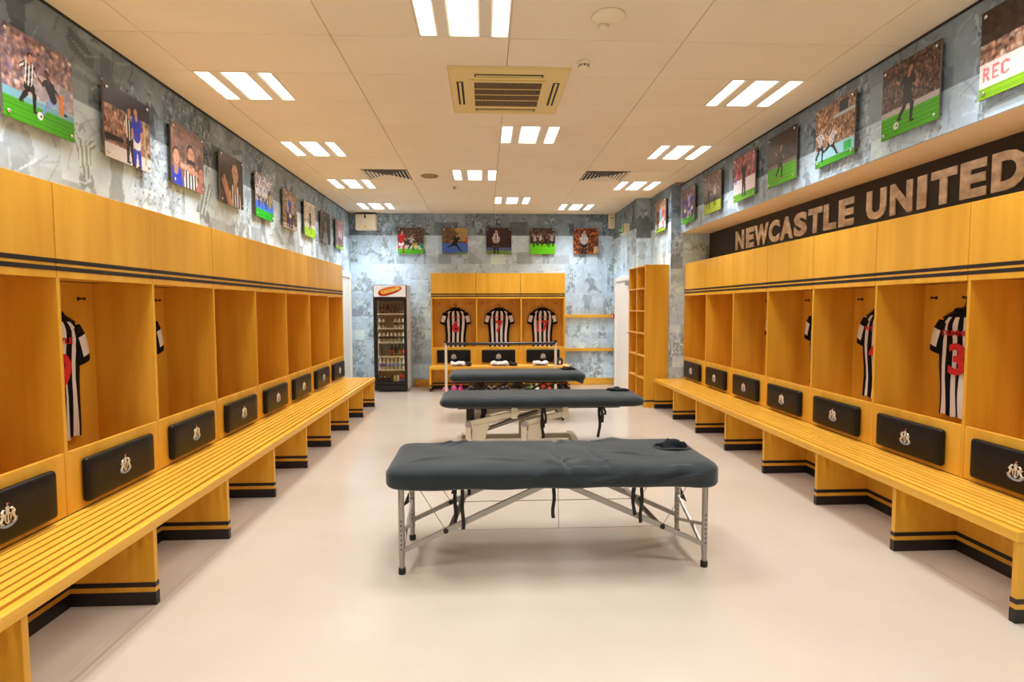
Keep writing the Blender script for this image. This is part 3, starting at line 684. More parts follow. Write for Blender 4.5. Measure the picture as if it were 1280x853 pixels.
for i, (num, nm) in enumerate((('6', 'LASCELLES'), ('7', 'MURPHY'), ('17', 'AYOZE'))):
    shirt(num, nm, (-.937+i*.793, YB), 0, (.793+.022)/2, .055, 'striped shirt with red %s %s' % (num, EW[i]), 'black hanger holding the shirt %s' % EW[i], 30+i)

# ------------------------------------------------------------------ photo panels
GR = (70, 170, 30); YG = (160, 205, 40); DKC = [(40, 30, 30), (60, 45, 42), (30, 24, 28), (90, 66, 58), (120, 90, 80)]
PKC = [(214, 170, 160), (190, 150, 160), (120, 110, 160), (235, 215, 210), (150, 110, 100), (90, 80, 120)]
TAN = [(190, 150, 110), (150, 110, 80), (220, 190, 160), (110, 70, 55), (90, 60, 60), (210, 170, 130)]
def base(c, pal, pitch=.2, board=None, bh=.1, gcol=GR, cell=.035, seed=3, head=(214, 165, 140)):
    c.crowd(0, c.w, 0, c.h, cell, pal, seed, head); c.blur(2 if cell > .055 else 1)
    if board is not None: c.rect(0, c.w, pitch, pitch+bh, board)
    if pitch:
        c.rect(0, c.w, 0, pitch, gcol)
        for k in range(5): c.rect(0, c.w, pitch*k/5, pitch*k/5+pitch*.07, tuple(np.array(gcol)*.78), .6)
def ball(c, x, y, r=.03): c.ell(x, y, r, r, (238, 238, 240)); c.ell(x+.3*r, y, r*.35, r*.35, (60, 40, 70))
def p1(c): base(c, PKC, .24, (120, 180, 200), .09, (70, 165, 25), .06); c.rect(.3, 1.1, .3, .62, (200, 205, 225), .55); c.player(.37, .16, .66, NUFC, 0, 1); c.player(.74, .15, .62, NAVY, 2, -1); c.rect(.83, .9, .26, .5, (240, 130, 40), .8); ball(c, .52, .15, .045)
def p2(c): base(c, [(200, 150, 130), (160, 110, 100), (220, 180, 165), (90, 60, 60)], .0, None, cell=.06); c.rect(0, 1.1, .72, 1.0, (40, 34, 60)); c.rect(0, 1.1, 0, .2, (228, 226, 230)); c.cap(.95, .1, .93, .72, .018, .018, (190, 180, 120)); c.player(.56, .02, .82, NUFC, 1, 1); c.player(.74, .0, .88, BLUEK, 1, -1); c.cap(.05, .28, .4, .3, .05, .03, (24, 22, 26))
def p3(c): base(c, [(150, 112, 100), (135, 98, 90), (170, 134, 122)], 0, None, cell=.2, head=(160, 120, 108)); c.blur(6); c.bust(.12, -.15, .75, BLUEK); c.bust(.6, -.12, .86, NUFC); c.rect(.48, .76, .42, .5, (24, 22, 24), .8); c.cap(.3, .35, .9, .3, .045, .04, (210, 160, 140)); c.bust(.95, -.3, .75, ((190, 120, 130), None, (0, 0, 0), (0, 0, 0), (205, 150, 130), (90, 60, 50)))
def p4(c): base(c, [(74, 54, 40), (84, 62, 46), (64, 46, 34)], 0, None, cell=.3, head=(80, 58, 44)); c.bust(.68, -.15, .98, ((232, 228, 226), (50, 40, 44), (0, 0, 0), (0, 0, 0), (205, 160, 125), (205, 160, 125))); c.cap(.5, .02, .2, .52, .07, .04, (205, 150, 120)); c.cap(.42, .0, .12, .45, .06, .04, (190, 135, 105))
def p5(c): base(c, [(180, 180, 190), (120, 120, 130), (230, 230, 235), (60, 56, 66)], .2, (60, 110, 220), .17, (20, 180, 30), .05); [c.player(x, .24, .55, NUFC, q, 1) for x, q in ((.2, 1), (.45, 3), (.62, 1))]; c.rect(.78, .95, .3, .7, (30, 26, 30)); c.rect(.84, .9, .3, .6, (230, 200, 40))
def p6(c): base(c, TAN, .0, None, cell=.08); c.rect(0, 1.1, 0, .12, (225, 220, 220)); c.player(.35, .05, .85, NUFC, 1); c.player(.52, .02, .9, BLUEK, 1); c.player(.75, .05, .85, NUFC, 3)
def p7(c): base(c, [(210, 195, 150), (170, 150, 110), (225, 215, 190), (120, 100, 80)], .26, (190, 190, 170), .12, YG); c.player(.55, .12, .72, BLACKK, 0)
def p8(c): base(c, [(70, 58, 50), (90, 76, 64), (60, 48, 42)], 0, None, cell=.25, head=(80, 64, 54)); c.bust(.5, -.2, .95, ((200, 200, 200), (40, 36, 36), (0, 0, 0), (0, 0, 0), (150, 110, 90), (30, 24, 20)))
def p9(c): base(c, [(190, 150, 160), (120, 90, 130), (220, 190, 190), (80, 60, 80)], .12, None, gcol=YG); c.player(.45, .04, .8, NUFC, 1); c.player(.75, .05, .72, NUFC, 0, -1)
def b1(c): base(c, DKC, .2, (190, 200, 190), .13, (90, 190, 35)); c.rect(.85, 1.1, .22, .4, (30, 150, 110)); c.player(.12, .05, .85, REDK, 0, 1); c.player(.52, .14, .62, NUFC, 0, 1); c.rect(.55, .75, .25, .42, (235, 225, 90), .6); ball(c, .85, .2, .04)
def b2(c): base(c, [(110, 90, 50), (50, 40, 35), (190, 150, 60), (70, 60, 50)], .0, None); c.rect(0, 1.1, .05, .42, (70, 110, 200)); c.rect(.55, 1.1, .5, 1, (190, 165, 100), .8); c.rect(.93, 1.1, .4, .62, (220, 60, 40)); c.rect(.6, 1.1, 0, .06, (110, 160, 60)); c.player(.48, .08, .8, BLACKK, 2, 1)
def b3(c): base(c, [(60, 26, 24), (50, 24, 24), (70, 34, 30)], .12, (90, 100, 150), .12, (110, 160, 50), head=(70, 36, 32)); c.player(.38, .02, .92, NUFC, 1, 1)
def b4(c): base(c, [(40, 30, 36), (24, 20, 26), (70, 50, 56)], .4, None, gcol=(110, 225, 20)); [c.player(x, .25+y, .5, k, q, f) for x, y, k, q, f in ((.2, .02, NUFC, 3, 1), (.4, .05, NUFC, 0, 1), (.6, .0, BLACKK, 2, 1), (.85, .04, NUFC, 3, -1))]
def b5(c): base(c, [(110, 40, 24), (60, 24, 18), (190, 100, 40), (40, 18, 16)], .0, None, cell=.09, head=(225, 140, 70)); c.player(.42, -.05, 1.0, NUFC, 1, 1); c.rect(.8, 1.0, .05, .3, (235, 200, 150), .7)
def rec(c):                            # red board lettering R E C
    q = (222, 120, 124); w = .013
    for pts in (((.06, .2), (.06, .34)), ((.06, .34), (.12, .33)), ((.12, .33), (.12, .28)), ((.12, .28), (.06, .27)), ((.09, .27), (.13, .2)),
                ((.18, .2), (.18, .34)), ((.18, .34), (.25, .34)), ((.18, .27), (.24, .27)), ((.18, .2), (.25, .2)),
                ((.38, .32), (.34, .34)), ((.34, .34), (.30, .32)), ((.30, .32), (.30, .22)), ((.30, .22), (.34, .2)), ((.34, .2), (.38, .22))): c.cap(*pts[0], *pts[1], w, w, q)
def r1(c): base(c, [(205, 150, 120), (80, 50, 40), (230, 210, 205), (120, 80, 60)], .13, (238, 228, 228), .27, (140, 195, 40), .07); c.rect(0, 1.1, .62, 1, (44, 32, 26), .85); rec(c); c.player(.78, .08, .95, BLACKK, 0, -1)
def r2(c): base(c, DKC, .30, (190, 186, 190), .08, (82, 185, 20), .05); c.player(.5, .12, .8, BLACKK, 0, 1); ball(c, .3, .14, .05)
def r3(c): base(c, TAN, .1, (150, 200, 215), .2, (70, 170, 40), .045); c.rect(.5, 1.1, .72, .76, (180, 190, 200)); c.rect(.66, .9, .76, .94, (40, 36, 40)); c.player(.14, .08, .62, NUFC, 0, 1); c.player(.45, .1, .6, NUFC, 2, 1); c.rect(.8, 1.0, .12, .26, (60, 180, 90))
def r4(c): base(c, [(50, 40, 36), (60, 48, 44), (80, 66, 60), (40, 32, 30)], .36, (120, 112, 105), .06, (95, 190, 25), .05, head=(110, 90, 80)); c.rect(0, 1.1, .6, 1, (52, 40, 36), .8); c.player(.48, .12, .66, BLACKK, 0, 1); c.rect(.3, .36, .1, .13, (230, 70, 30)); c.rect(.5, .58, .1, .13, (230, 70, 30))
def r5(c): base(c, [(205, 70, 90), (190, 60, 70), (80, 50, 56), (220, 150, 150)], .17, (236, 226, 230), .3, (110, 190, 50), .07); c.player(.52, .08, .85, BLACKK, 1, 1); c.rect(.05, .15, .4, .55, (80, 90, 220), .7)
def r6(c): base(c, [(90, 80, 76), (60, 52, 50), (150, 130, 120), (120, 100, 96)], .26, (70, 60, 58), .1, (180, 205, 40), .05); c.player(.3, .12, .6, BLACKK, 0, 1); c.player(.7, .16, .58, NUFC, 1, 1)
def r7(c): base(c, [(110, 76, 64), (70, 50, 48), (150, 110, 90)], .17, None, gcol=(90, 190, 40)); c.player(.3, .1, .72, BLUEK, 1, 1); c.player(.62, .08, .8, ((60, 70, 210), (230, 230, 240), (60, 70, 210), (235, 235, 240), (120, 80, 70), (40, 30, 26)), 3, 1); c.player(.85, .1, .75, BLUEK, 1, -1)
def r8(c): base(c, TAN, .12, (214, 210, 215), .16, (150, 195, 50)); c.player(.3, .08, .75, BLACKK, 1, 1); c.player(.6, .1, .75, ((120, 180, 215), None, (120, 180, 215), (230, 230, 235), (200, 150, 120), (40, 30, 30)), 0, 1); c.player(.85, .1, .7, REDK, 1, -1)
PIN = MB().lathe([(.009, 0.03), (.009, -.012), (.011, -.012), (.011, -.02), (.006, -.022)], (0, 0, 0), 10, axis='y').mesh('standoff', CHROME, smooth=True)
EDGE = mat('acrylic_edge', (120, 104, 92), .3)
def panel(fn, org, rz, w, h, n, label, cat='picture'):
    """org = centre on the wall; printed panel held 3 cm off the wall on four pins; local front = -y"""
    o = thing('photo_panel', label, cat, org, rz, 'football photo panels')
    c = Canvas(w/h, 1.0, int(n*w/h), n); fn(c); c.speck(14, 3)
    c.gx = c.gx*h; c.gy = c.gy*h
    me = c.grid_mesh('print', (-w/2, -.0425, -h/2), (1, 0, 0), (0, 0, 1), [PRINT])
    MB().bbox(-w/2, w/2, -.042, -.03, -h/2, h/2, .001).build('backing_plate', EDGE, o, local=True)
    link('print', me, o)
    for x in (-1, 1):
        for z in (-1, 1): p = link('standoff', PIN, o); p.location = (x*(w/2-.03), -.03, z*(h/2-.03)); 
    return o
LD = [(p1, 'striped player running at a dark-shirted defender', 3.285, 96), (p2, 'striped player and blue-shirted opponent with white shorts', 4.055, 90), (p3, 'crowded embrace, blue shirt and striped back', 4.84, 80), (p4, 'bald man in stripes clapping on brown', 5.64, 80),
      (p5, 'striped players over blue boards and bright green', 6.45, 60), (p6, 'blue and striped players hugging', 7.28, 60), (p7, 'lone dark player on yellow-green turf', 8.08, 60), (p8, 'dark brown head and shoulders portrait', 8.865, 50), (p9, 'striped pair before a pinkish crowd', 9.695, 50)]
for i, (fn, d, y, n) in enumerate(LD):
    panel(fn, (XL, y, 2.643), PI/2, .50, .465, n, 'photo panel of %s, opposite the lettered sign' % d)
RD = [(r1, 'dark-kitted player by white boards, cut by the frame', 2.86, 92), (r2, 'dark-kitted player on vivid green below a dark stand', 3.64, 92), (r3, 'striped players before a packed tan crowd', 4.43, 84), (r4, 'dark player in orange boots under a dark stand', 5.225, 76),
      (r5, 'dark player before red-shirted supporters', 5.985, 64), (r6, 'dark scene over yellow-green turf', 6.83, 56), (r7, 'blue-shirted group by the pillar corner', 7.65, 56)]
for fn, d, y, n in RD:
    panel(fn, (BULK_X, y, 2.80), -PI/2, .50, .465, n, 'photo panel of %s, above the lettered sign' % d)
panel(r8, (PIL_X, 8.42, 2.77), -PI/2, .50, .455, 50, 'photo panel of mixed players hung above the pigeonhole unit')
BD = [(b1, 'red player chasing a striped one'), (b2, 'dark player sliding before blue boards'), (b3, 'striped player on dark maroon'), (b4, 'players celebrating on vivid green'), (b5, 'striped player turned away before an orange crowd')]
for i, (fn, d) in enumerate(BD):
    panel(fn, (-1.328+i*.796, YB, 2.645), 0, .46, .468, 60, 'photo panel of %s, on the end wall' % d)

# ------------------------------------------------------------------ ceiling equipment
ac = thing('air_conditioner', 'cream ceiling cassette air conditioner with square brown grille', 'air conditioner', (.185, 4.63, CZ))
b = MB(); hw, hh = .442, .472
b.hull([(x*hw, y*hh, -.001) for x in (-1, 1) for y in (-1, 1)]+[(x*(hw-.012), y*(hh-.012), -.022) for x in (-1, 1) for y in (-1, 1)]); b.build('panel', ACP, ac, local=True)
g = MB(); fr = .285
for a in ((-fr, fr, -fr, -fr+.03), (-fr, fr, fr-.03, fr), (-fr, -fr+.03, -fr+.03, fr-.03), (fr-.03, fr, -fr+.03, fr-.03)): g.box(*a, -.032, -.018)
gf = g.build('grille_frame', ACP, ac, local=True)
MB().box(-fr+.03, fr-.03, -fr+.03, fr-.03, -.026, -.020).build('grille_mesh', mat('grille_brown', (70, 50, 34), .7), gf, local=True)
g = MB()
for k in range(3): yv = -.12+k*.12; g.box(-fr+.03, fr-.03, yv-.004, yv+.004, -.031, -.024)
g.build('grille_bar', ACP, gf, local=True)
fins = MB()
for k in range(34): x = -fr+.035+k*(2*fr-.07)/33; fins.box(x-.002, x+.002, -fr+.03, fr-.03, -.029, -.025)
fo = fins.build('grille_fin', mat('fin_tan', (150, 120, 76), .6), gf, local=True); fo['kind'] = 'stuff'
for nm, bx in (('air_slot', (-.25, .25, -.385, -.335)), ('air_slot', (-.25, .25, .335, .385)), ('air_slot', (-.385, -.335, -.24, .24)), ('air_slot', (.335, .385, -.24, .24))):
    s = MB().box(*bx, -.0235, -.0215).build(nm, DARK, ac, local=True)
    v = MB(); cx, cy = (bx[0]+bx[1])/2, (bx[2]+bx[3])/2
    if bx[1]-bx[0] > .2: v.box(bx[0]+.01, bx[1]-.01, cy-.009, cy+.009, -.027, -.023)
    else: v.box(cx-.009, cx+.009, bx[2]+.01, bx[3]-.01, -.027, -.023)
    v.build('louvre', ACP, s, local=True)
for n, (x, k) in enumerate(VENTS):
    o = thing('ceiling_vent', 'square louvred ceiling vent '+('opposite the sign, beside the round air valve' if n == 0 else 'on the side nearer the lettered sign'), 'vent', (x+.2825, rowY(k)+.293, CZ), 0, 'louvred ceiling vents')
    MB().box(-.2825, .2825, -.293, .293, .006, .012).build('backing', DARK, o, local=True)
    for q in range(6):
        a = .275-q*.045; a2 = a-.014; z0, z1 = -.004, .008; m = MB()
        for sgn in (-1, 1):
            m.hull([(sgn*a, -a, z0), (sgn*a, a, z0), (sgn*(a-.004), -a, z0), (sgn*(a-.004), a, z0), (sgn*(a-.02), -a+.02, z1), (sgn*(a-.02), a-.02, z1), (sgn*(a-.024), -a+.024, z1), (sgn*(a-.024), a-.024, z1)])
            m.hull([(-a, sgn*a, z0), (a, sgn*a, z0), (-a, sgn*(a-.004), z0), (a, sgn*(a-.004), z0), (-a+.02, sgn*(a-.02), z1), (a-.02, sgn*(a-.02), z1), (-a+.024, sgn*(a-.024), z1), (a-.024, sgn*(a-.024), z1)])
        m.build('louvre', REFL, o, local=True)
o = thing('ceiling_speaker', 'round pale speaker cover in the ceiling near the picture top', 'speaker', (.73, 3.43, CZ))
MB().lathe([(.098, 0), (.1, -.006), (.092, -.012), (.03, -.016), (.001, -.017)], (0, 0, 0), 28).build('cover', DET, o, smooth=True, local=True)
MB().lathe([(.03, -.012), (.03, -.03), (.018, -.034)], (-.01, .09, 0), 14).build('clip', DET, o, smooth=True, local=True)
o = thing('smoke_detector', 'small round smoke detector beside the air-conditioning cassette', 'smoke detector', (.695, 4.07, CZ))
MB().lathe([(.048, 0), (.05, -.006), (.046, -.014), (.034, -.018)], (0, 0, 0), 20).build('base', DET, o, smooth=True, local=True)
MB().lathe([(.034, -.016), (.036, -.034), (.026, -.044), (.001, -.046)], (0, 0, 0), 20).build('chamber', DET, o, smooth=True, local=True)
for k in range(8):
    a = 2*PI*k/8; MB().bar((.0355*math.cos(a), .0355*math.sin(a), -.024), (.0355*math.cos(a), .0355*math.sin(a), -.033), .012, .006, 0, (math.cos(a), math.sin(a), 0)).build('vent_slot', DARK, o, local=True)
o = thing('air_valve', 'round flat air valve in the ceiling near a vent', 'vent', (-.70, 7.58, CZ))
MB().lathe([(.112, 0), (.114, -.006), (.1, -.014), (.085, -.016), (.085, -.008)], (0, 0, 0), 24).build('ring', GRID, o, smooth=True, local=True)
MB().lathe([(.07, -.006), (.072, -.016), (.001, -.02)], (0, 0, 0), 24).build('disc', GRID, o, smooth=True, local=True)
tag(MB().lathe([(.035, 0), (.035, -.004), (.012, -.008), (.012, -.028), (.02, -.03), (.001, -.033)], (-.417, 8.276, CZ), 12).build('sprinkler_head', STEEL), 'tiny sprinkler head in the ceiling near the air valve', 'sprinkler')

# ------------------------------------------------------------------ wall equipment
o = thing('wall_heater', 'pale box unit high on the end wall above the fridge', 'wall unit', (-2.11, YB, 2.97))
MB().bbox(-.18, .18, -.14, -.001, -.145, .135, .012).build('casing', DET, o, local=True)
MB().box(-.18, .18, -.13, -.01, .135, .155).build('top_bracket', BLACK, o, local=True)
MB().box(-.02, .008, -.143, -.139, .06, .125).build('sensor', BLACK, o, local=True)
MB().box(-.025, .025, -.1415, -.1395, -.10, -.075).build('sticker', mat('sticker_yellow', (225, 200, 40), .5), o, local=True)
o = thing('alarm_sounder', 'narrow pale unit high in the corner beside the exit sign', 'wall unit', (2.325, YB, 3.0))
MB().bbox(-.055, .058, -.12, -.001, -.13, .14, .015).build('casing', DET, o, local=True)
MB().box(-.03, .03, -.1225, -.119, .05, .06).build('slot', DARK, o, local=True)
ex = thing('exit_sign', 'green emergency exit box sign with white running figure on the papered wall', 'sign', (RW_X, 9.62, 2.735), -PI/2)
MB().bbox(-.18, .18, -.095, -.001, -.075, .075, .006).build('casing', DET, ex, local=True)
MB().box(-.17, .17, -.0975, -.0945, -.066, .066).build('sign_face', GREEN, ex, local=True)
pm = MB(); d0, d1 = -.0995, -.0972
for a, b_, w in (((.05, .02), (.03, -.015), .022), ((.03, -.015), (.06, -.03), .012), ((.06, -.03), (.055, -.055), .011), ((.03, -.015), (.005, -.03), .012), ((.005, -.03), (-.015, -.03), .011), ((.05, .02), (.075, .0), .009), ((.05, .02), (.025, .012), .009)):
    pm.bar((a[0], -.098, a[1]), (b_[0], -.098, b_[1]), .0028, w, 0, (0, 0, 1))
pm.lathe([(.011, d0), (.011, d1)], (.058, 0, .04), 12, axis='y')
pm.box(.1, .15, d0, d1, -.055, -.049); pm.box(.1, .106, d0, d1, -.055, .055); pm.box(.144, .15, d0, d1, -.055, .055); pm.box(.1, .15, d0, d1, .049, .055)
pm.bar((-.06, -.098, 0), (-.13, -.098, 0), .0028, .014); pm.prism([(-.15, 0), (-.115, .03), (-.115, -.03)], d0, d1)
pm.build('pictogram', PWHITE, ex, local=True)
o = thing('fire_call_point', 'small red fire alarm call point beside the white door frame', 'alarm', (RW_X, 10.45, 1.27), -PI/2)
MB().bbox(-.045, .045, -.05, -.001, -.045, .045, .006).build('casing', RED, o, local=True)
MB().box(-.025, .025, -.052, -.049, -.025, .02).build('push_plate', PWHITE, o, local=True)

# ------------------------------------------------------------------ pigeonhole unit by the pillar (opens towards -X)
pg = thing('pigeonhole_unit', 'tall oak pigeonhole unit with two columns of open cubbies by the pillar', 'shelf unit', (2.27, 8.09, 0))
X0, X1, Y0, Y1, Z1 = 2.27, PIL_X-.004, 8.095, 9.005, 2.042
for yv in (Y0, (Y0+Y1)/2-.01, Y1-.02):
    e = MB().bbox(X0, X1, yv, yv+.02, 0, Z1, .0015).build('side_panel' if yv != (Y0+Y1)/2-.01 else 'divider', WOOD, pg)
MB().box(X1-.012, X1, Y0+.02, Y1-.02, .06, Z1-.02).build('back_panel', WOOD, pg)
for k in range(7):
    z = .075+k*(Z1-.02-.075)/6
    MB().bbox(X0+.002, X1-.012, Y0+.02, (Y0+Y1)/2-.01, z, z+.019, .0015).build('shelf', WEDGE, pg)
    MB().bbox(X0+.002, X1-.012, (Y0+Y1)/2+.01, Y1-.02, z, z+.019, .0015).build('shelf', WEDGE, pg)
MB().box(X0-.001, X1, Y0-.0015, Y0+.005, .085, .108).build('stripe_band', BLACK, pg)

# ------------------------------------------------------------------ drinks fridge
fx0, fx1, fy0, fy1 = -1.885, -1.325, 9.87, 10.44
fr = thing('drinks_fridge', 'tall glass-door drinks fridge with lit white header against the end wall', 'fridge', (-1.605, 10.15, 0))
FW = mat('fridge_white', (228, 224, 220), .35); FK = mat('fridge_black', (26, 20, 24), .35); LIN = mat('fridge_liner', (214, 208, 190), .5)
m = MB(); m.bbox(fx0, fx0+.035, fy0+.05, fy1, .03, 1.83, .004); m.bbox(fx1-.035, fx1, fy0+.05, fy1, .03, 1.83, .004); m.box(fx0+.035, fx1-.035, fy1-.03, fy1, .03, 1.83); m.box(fx0+.035, fx1-.035, fy0+.05, fy1-.03, 1.80, 1.83); m.build('cabinet', FW, fr)
m = MB(); m.box(fx0+.036, fx0+.05, fy0+.06, fy1-.031, .13, 1.6); m.box(fx1-.05, fx1-.036, fy0+.06, fy1-.031, .13, 1.6); m.box(fx0+.05, fx1-.05, fy1-.045, fy1-.031, .13, 1.6); m.box(fx0+.05, fx1-.05, fy0+.06, fy1-.045, 1.585, 1.6); m.box(fx0+.05, fx1-.05, fy0+.06, fy1-.045, .12, .135); m.build('liner', LIN, fr)
MB().bbox(fx0, fx1, fy0+.005, fy0+.05, .025, .125, .006).build('kick_panel', FK, fr)
m = MB(); dz0, dz1 = .13, 1.605
m.bbox(fx0, fx0+.065, fy0, fy0+.045, dz0, dz1, .004); m.bbox(fx1-.05, fx1, fy0, fy0+.045, dz0, dz1, .004); m.box(fx0+.06, fx1-.045, fy0, fy0+.045, dz0, dz0+.05); m.box(fx0+.06, fx1-.045, fy0, fy0+.045, dz1-.05, dz1)
dr = m.build('door', FK, fr)
MB().box(fx0+.06, fx1-.045, fy0+.018, fy0+.024, dz0+.045, dz1-.045).build('glass_pane', GLASS, dr)
MB().bbox(fx0+.008, fx0+.03, fy0-.03, fy0, .75, 1.1, .004).build('door_handle', FK, dr)
hd = MB().bbox(fx0, fx1, fy0, fy0+.05, 1.61, 1.83, .004).build('header', FK, fr)
MB().box(fx0+.012, fx1-.012, fy0-.002, fy0+.004, 1.625, 1.82).build('lit_panel', HEADL, hd)
lg = MB(); cx, cz = -1.60, 1.735
an = math.radians(14)
def lens(a, b, dx=0, dz=0, n=28):
    out = []
    for k in range(n):
        t = 2*PI*k/n; u, v = a*math.copysign(abs(math.cos(t))**.8, math.cos(t)), b*math.sin(t)*(1-.25*math.cos(t))
        out.append((cx+dx+u*math.cos(an)-v*math.sin(an), cz+dz+u*math.sin(an)+v*math.cos(an)))
    return out
OR1 = mat('logo_red_orange', (190, 50, 14), .5); OR2 = mat('logo_orange', (248, 138, 24), .5); YEL = mat('logo_yellow', (255, 232, 130), .5)
MB().prism(lens(.205, .066, .0, -.008), fy0-.004, fy0-.0025).build('logo_backing', OR1, hd)
MB().prism(lens(.185, .05, .014, .008), fy0-.0055, fy0-.004).build('logo_badge', OR2, hd)
lt = text_mesh('Lucozade', 1, .05, YEL, .03); fit_text(lt, -.15, .15, -.032, .034, -.003, 0)
a = np.zeros(len(lt.vertices)*3); lt.vertices.foreach_get('co', a); a = a.reshape(-1, 3); xx, zz = a[:, 0].copy(), a[:, 2].copy()
a[:, 0] = cx+.012+xx*math.cos(an)-zz*math.sin(an)-fr.location.x; a[:, 2] = cz+.006+xx*math.sin(an)+zz*math.cos(an); a[:, 1] += fy0-.0055-fr.location.y
lt.vertices.foreach_set('co', a.ravel()); link('logo_lettering', lt, hd)
SH = [1.339, 1.090, .851, .605, .380]
for z in SH:
    m = MB(); m.box(fx0+.052, fx1-.052, fy0+.085, fy1-.05, z-.012, z-.002); m.box(fx0+.052, fx1-.052, fy0+.078, fy0+.086, z-.02, z+.008); s = m.build('shelf', LIN, fr)
    t = MB(); t.tube([(fx0+.06, fy0+.082, z+.05), (fx1-.06, fy0+.082, z+.05)], .002, 5); [t.tube([(fx0+.075+k*.05, fy0+.082, z+.005), (fx0+.075+k*.05, fy0+.082, z+.05)], .0015, 4) for k in range(9)]
    t.build('wire_guard', STEEL, s)
for x in (fx0+.085, fx1-.085):
    MB().lathe([(.018, 0), (.02, -.012), (.001, -.018)], (x, fy0+.12, 1.583), 12).build('lamp', FRL, fr, smooth=True)
tb = MB().tube([(fx0+.055, fy0+.075, .3), (fx0+.055, fy0+.075, 1.5)], .004, 6).build('fill_strip', FRL, fr)  # glowing strips down both sides, added to brighten the fridge interior
MB().tube([(fx1-.055, fy0+.075, .3), (fx1-.055, fy0+.075, 1.5)], .004, 6).build('fill_strip', FRL, fr)
st = MB(); st.lathe([(.03, 0), (.03, .001)], (fx1, 10.1, 1.02), 14, axis='x'); st.build('sticker', mat('sticker_green', (40, 150, 90), .5), fr)
st = MB(); st.lathe([(.035, 0), (.035, .001)], (fx1, 10.1, .93), 14, axis='x'); st.build('sticker', mat('sticker_blue', (50, 80, 190), .5), fr)
BM = {'dark': mat('bottle_cola', (44, 20, 14), .2), 'clear': mat('bottle_clear', (205, 205, 180), .15), 'cap': mat('cap_black', (24, 20, 20), .4), 'white': mat('cap_white', (236, 236, 236), .4),
      'lab_k': mat('label_black', (50, 44, 44), .5), 'lab_r': mat('label_red', (190, 30, 34), .5), 'lab_p': mat('label_purple', (110, 70, 190), .5), 'lab_b': mat('label_blue', (120, 160, 215), .5), 'lab_g': mat('label_green', (90, 120, 40), .5)}
def bottle(x, y, z, h, r, body, lab, cap, label, grp):
    b = MB(); b.lathe([(r*.9, 0), (r, .01), (r, h*.3), (r*1.01, h*.3), (r*1.01, h*.55), (r, h*.55), (r*.95, h*.66), (r*.42, h*.86), (r*.42, h*.9), (r*.48, h*.9), (r*.48, h)], (x, y, z), 10, [0, 0, 0, 1, 1, 0, 0, 0, 2, 2])
    return tag(b.build('drink_bottle', [BM[body], BM[lab], BM[cap]], smooth=True), label, 'bottle', grp)
NM = ['top', 'second', 'third', 'fourth', 'fifth']
xs7 = [fx0+.085+k*.0655 for k in range(7)]
for s_, (sel, body, labs, cap, h) in enumerate([((0, 1, 2, 3, 4, 5, 6), 'dark', ['lab_k']*7, 'cap', .165), ((0, 1, 4, 5, 6), 'clear', ['lab_k']*7, 'cap', .19), (range(7), 'clear', ['lab_k']*7, 'cap', .19),
                                              ((3, 4, 5, 6), 'dark', ['lab_k', 'lab_k', 'lab_k', 'lab_r', 'lab_k', 'lab_k', 'lab_r'], 'cap', .2), (range(7), 'clear', ['lab_p', 'lab_p', 'lab_b', 'lab_b', 'lab_b', 'lab_b', 'lab_g'], 'white', .19)]):
    for n, k in enumerate(sel):
        desc = {'lab_k': 'black-labelled', 'lab_r': 'red-labelled', 'lab_p': 'purple-labelled', 'lab_b': 'blue-labelled', 'lab_g': 'green-labelled'}[labs[k]]
        bottle(xs7[k], fy0+.125, SH[s_]-.002, h, .029, body, labs[k], cap, '%s %s bottle, %s along the fridge\'s %s shelf' % ('dark' if body == 'dark' else 'clear', desc, ORD[n], NM[s_]), 'bottles on the fridge\'s %s shelf' % NM[s_])
# bottom of the fridge: boxes, bags and dark bottles
tag(MB().bbox(-1.81, -1.75, fy0+.14, fy0+.24, .135, .325, .006).build('drink_carton', mat('carton_maroon', (110, 40, 24), .5)), 'tall maroon carton in the bottom of the fridge', 'carton')
for k in range(3): bottle(-1.79+k*.068, fy0+.10, .135, .125, .027, 'dark', 'lab_k', 'white', 'small dark bottle, %s along the fridge floor' % ORD[k], 'bottles on the fridge floor')
for k, c_ in enumerate(((236, 214, 90), (232, 232, 228))):
    tag(MB().bbox(-1.575+k*.05, -1.533+k*.05, fy0+.10, fy0+.16, .135, .27, .006).build('drink_carton', mat('carton_%d' % k, c_, .5)), ('yellow' if k == 0 else 'white')+' upright carton in the bottom of the fridge', 'carton')
def bag(name, x, y, z, w, d, h, m, label, cat, seed=0):
    ph = np.random.RandomState(seed).rand(4)*6
    def disp(p): q = p.copy(); q[..., 1] += .012*np.sin(p[..., 0]*40+ph[0])+.008*np.sin(p[..., 2]*50+ph[1]); q[..., 2] += .006*np.sin(p[..., 0]*55+ph[2])*(p[..., 2] > z+h*.4); return q
    return tag(MB().rbox(x-w/2, x+w/2, y-d/2, y+d/2, z, z+h, w*.25, d*.45, h*.3, (5, 4, 4), disp=disp).build(name, m, smooth=True, weld=True), label, cat)
bag('snack_bag', -1.43, fy0+.16, .137, .13, .07, .15, mat('bag_red', (205, 60, 34), .35), 'red snack bag in the bottom of the fridge', 'bag', 1)
bag('snack_bag', -1.44, fy0+.09, .137, .10, .04, .07, mat('bag_blue', (110, 130, 180), .35), 'low blue packet in front of the red snack bag', 'bag', 2)
ORC = mat('cord_orange', (214, 140, 70), .6)
tag(MB().tube([(-1.28, YB-.05, .05), (-1.24, YB-.08, .012), (-1.16, YB-.13, .008), (-1.08, YB-.1, .03), (-1.06, YB-.06, .07), (-1.12, YB-.045, .075), (-1.2, YB-.05, .03), (-1.27, YB-.1, .008)], .007, 6).build('power_cord', ORC, smooth=True), 'orange-tan power cord looped on the skirting beside the fridge', 'cord')

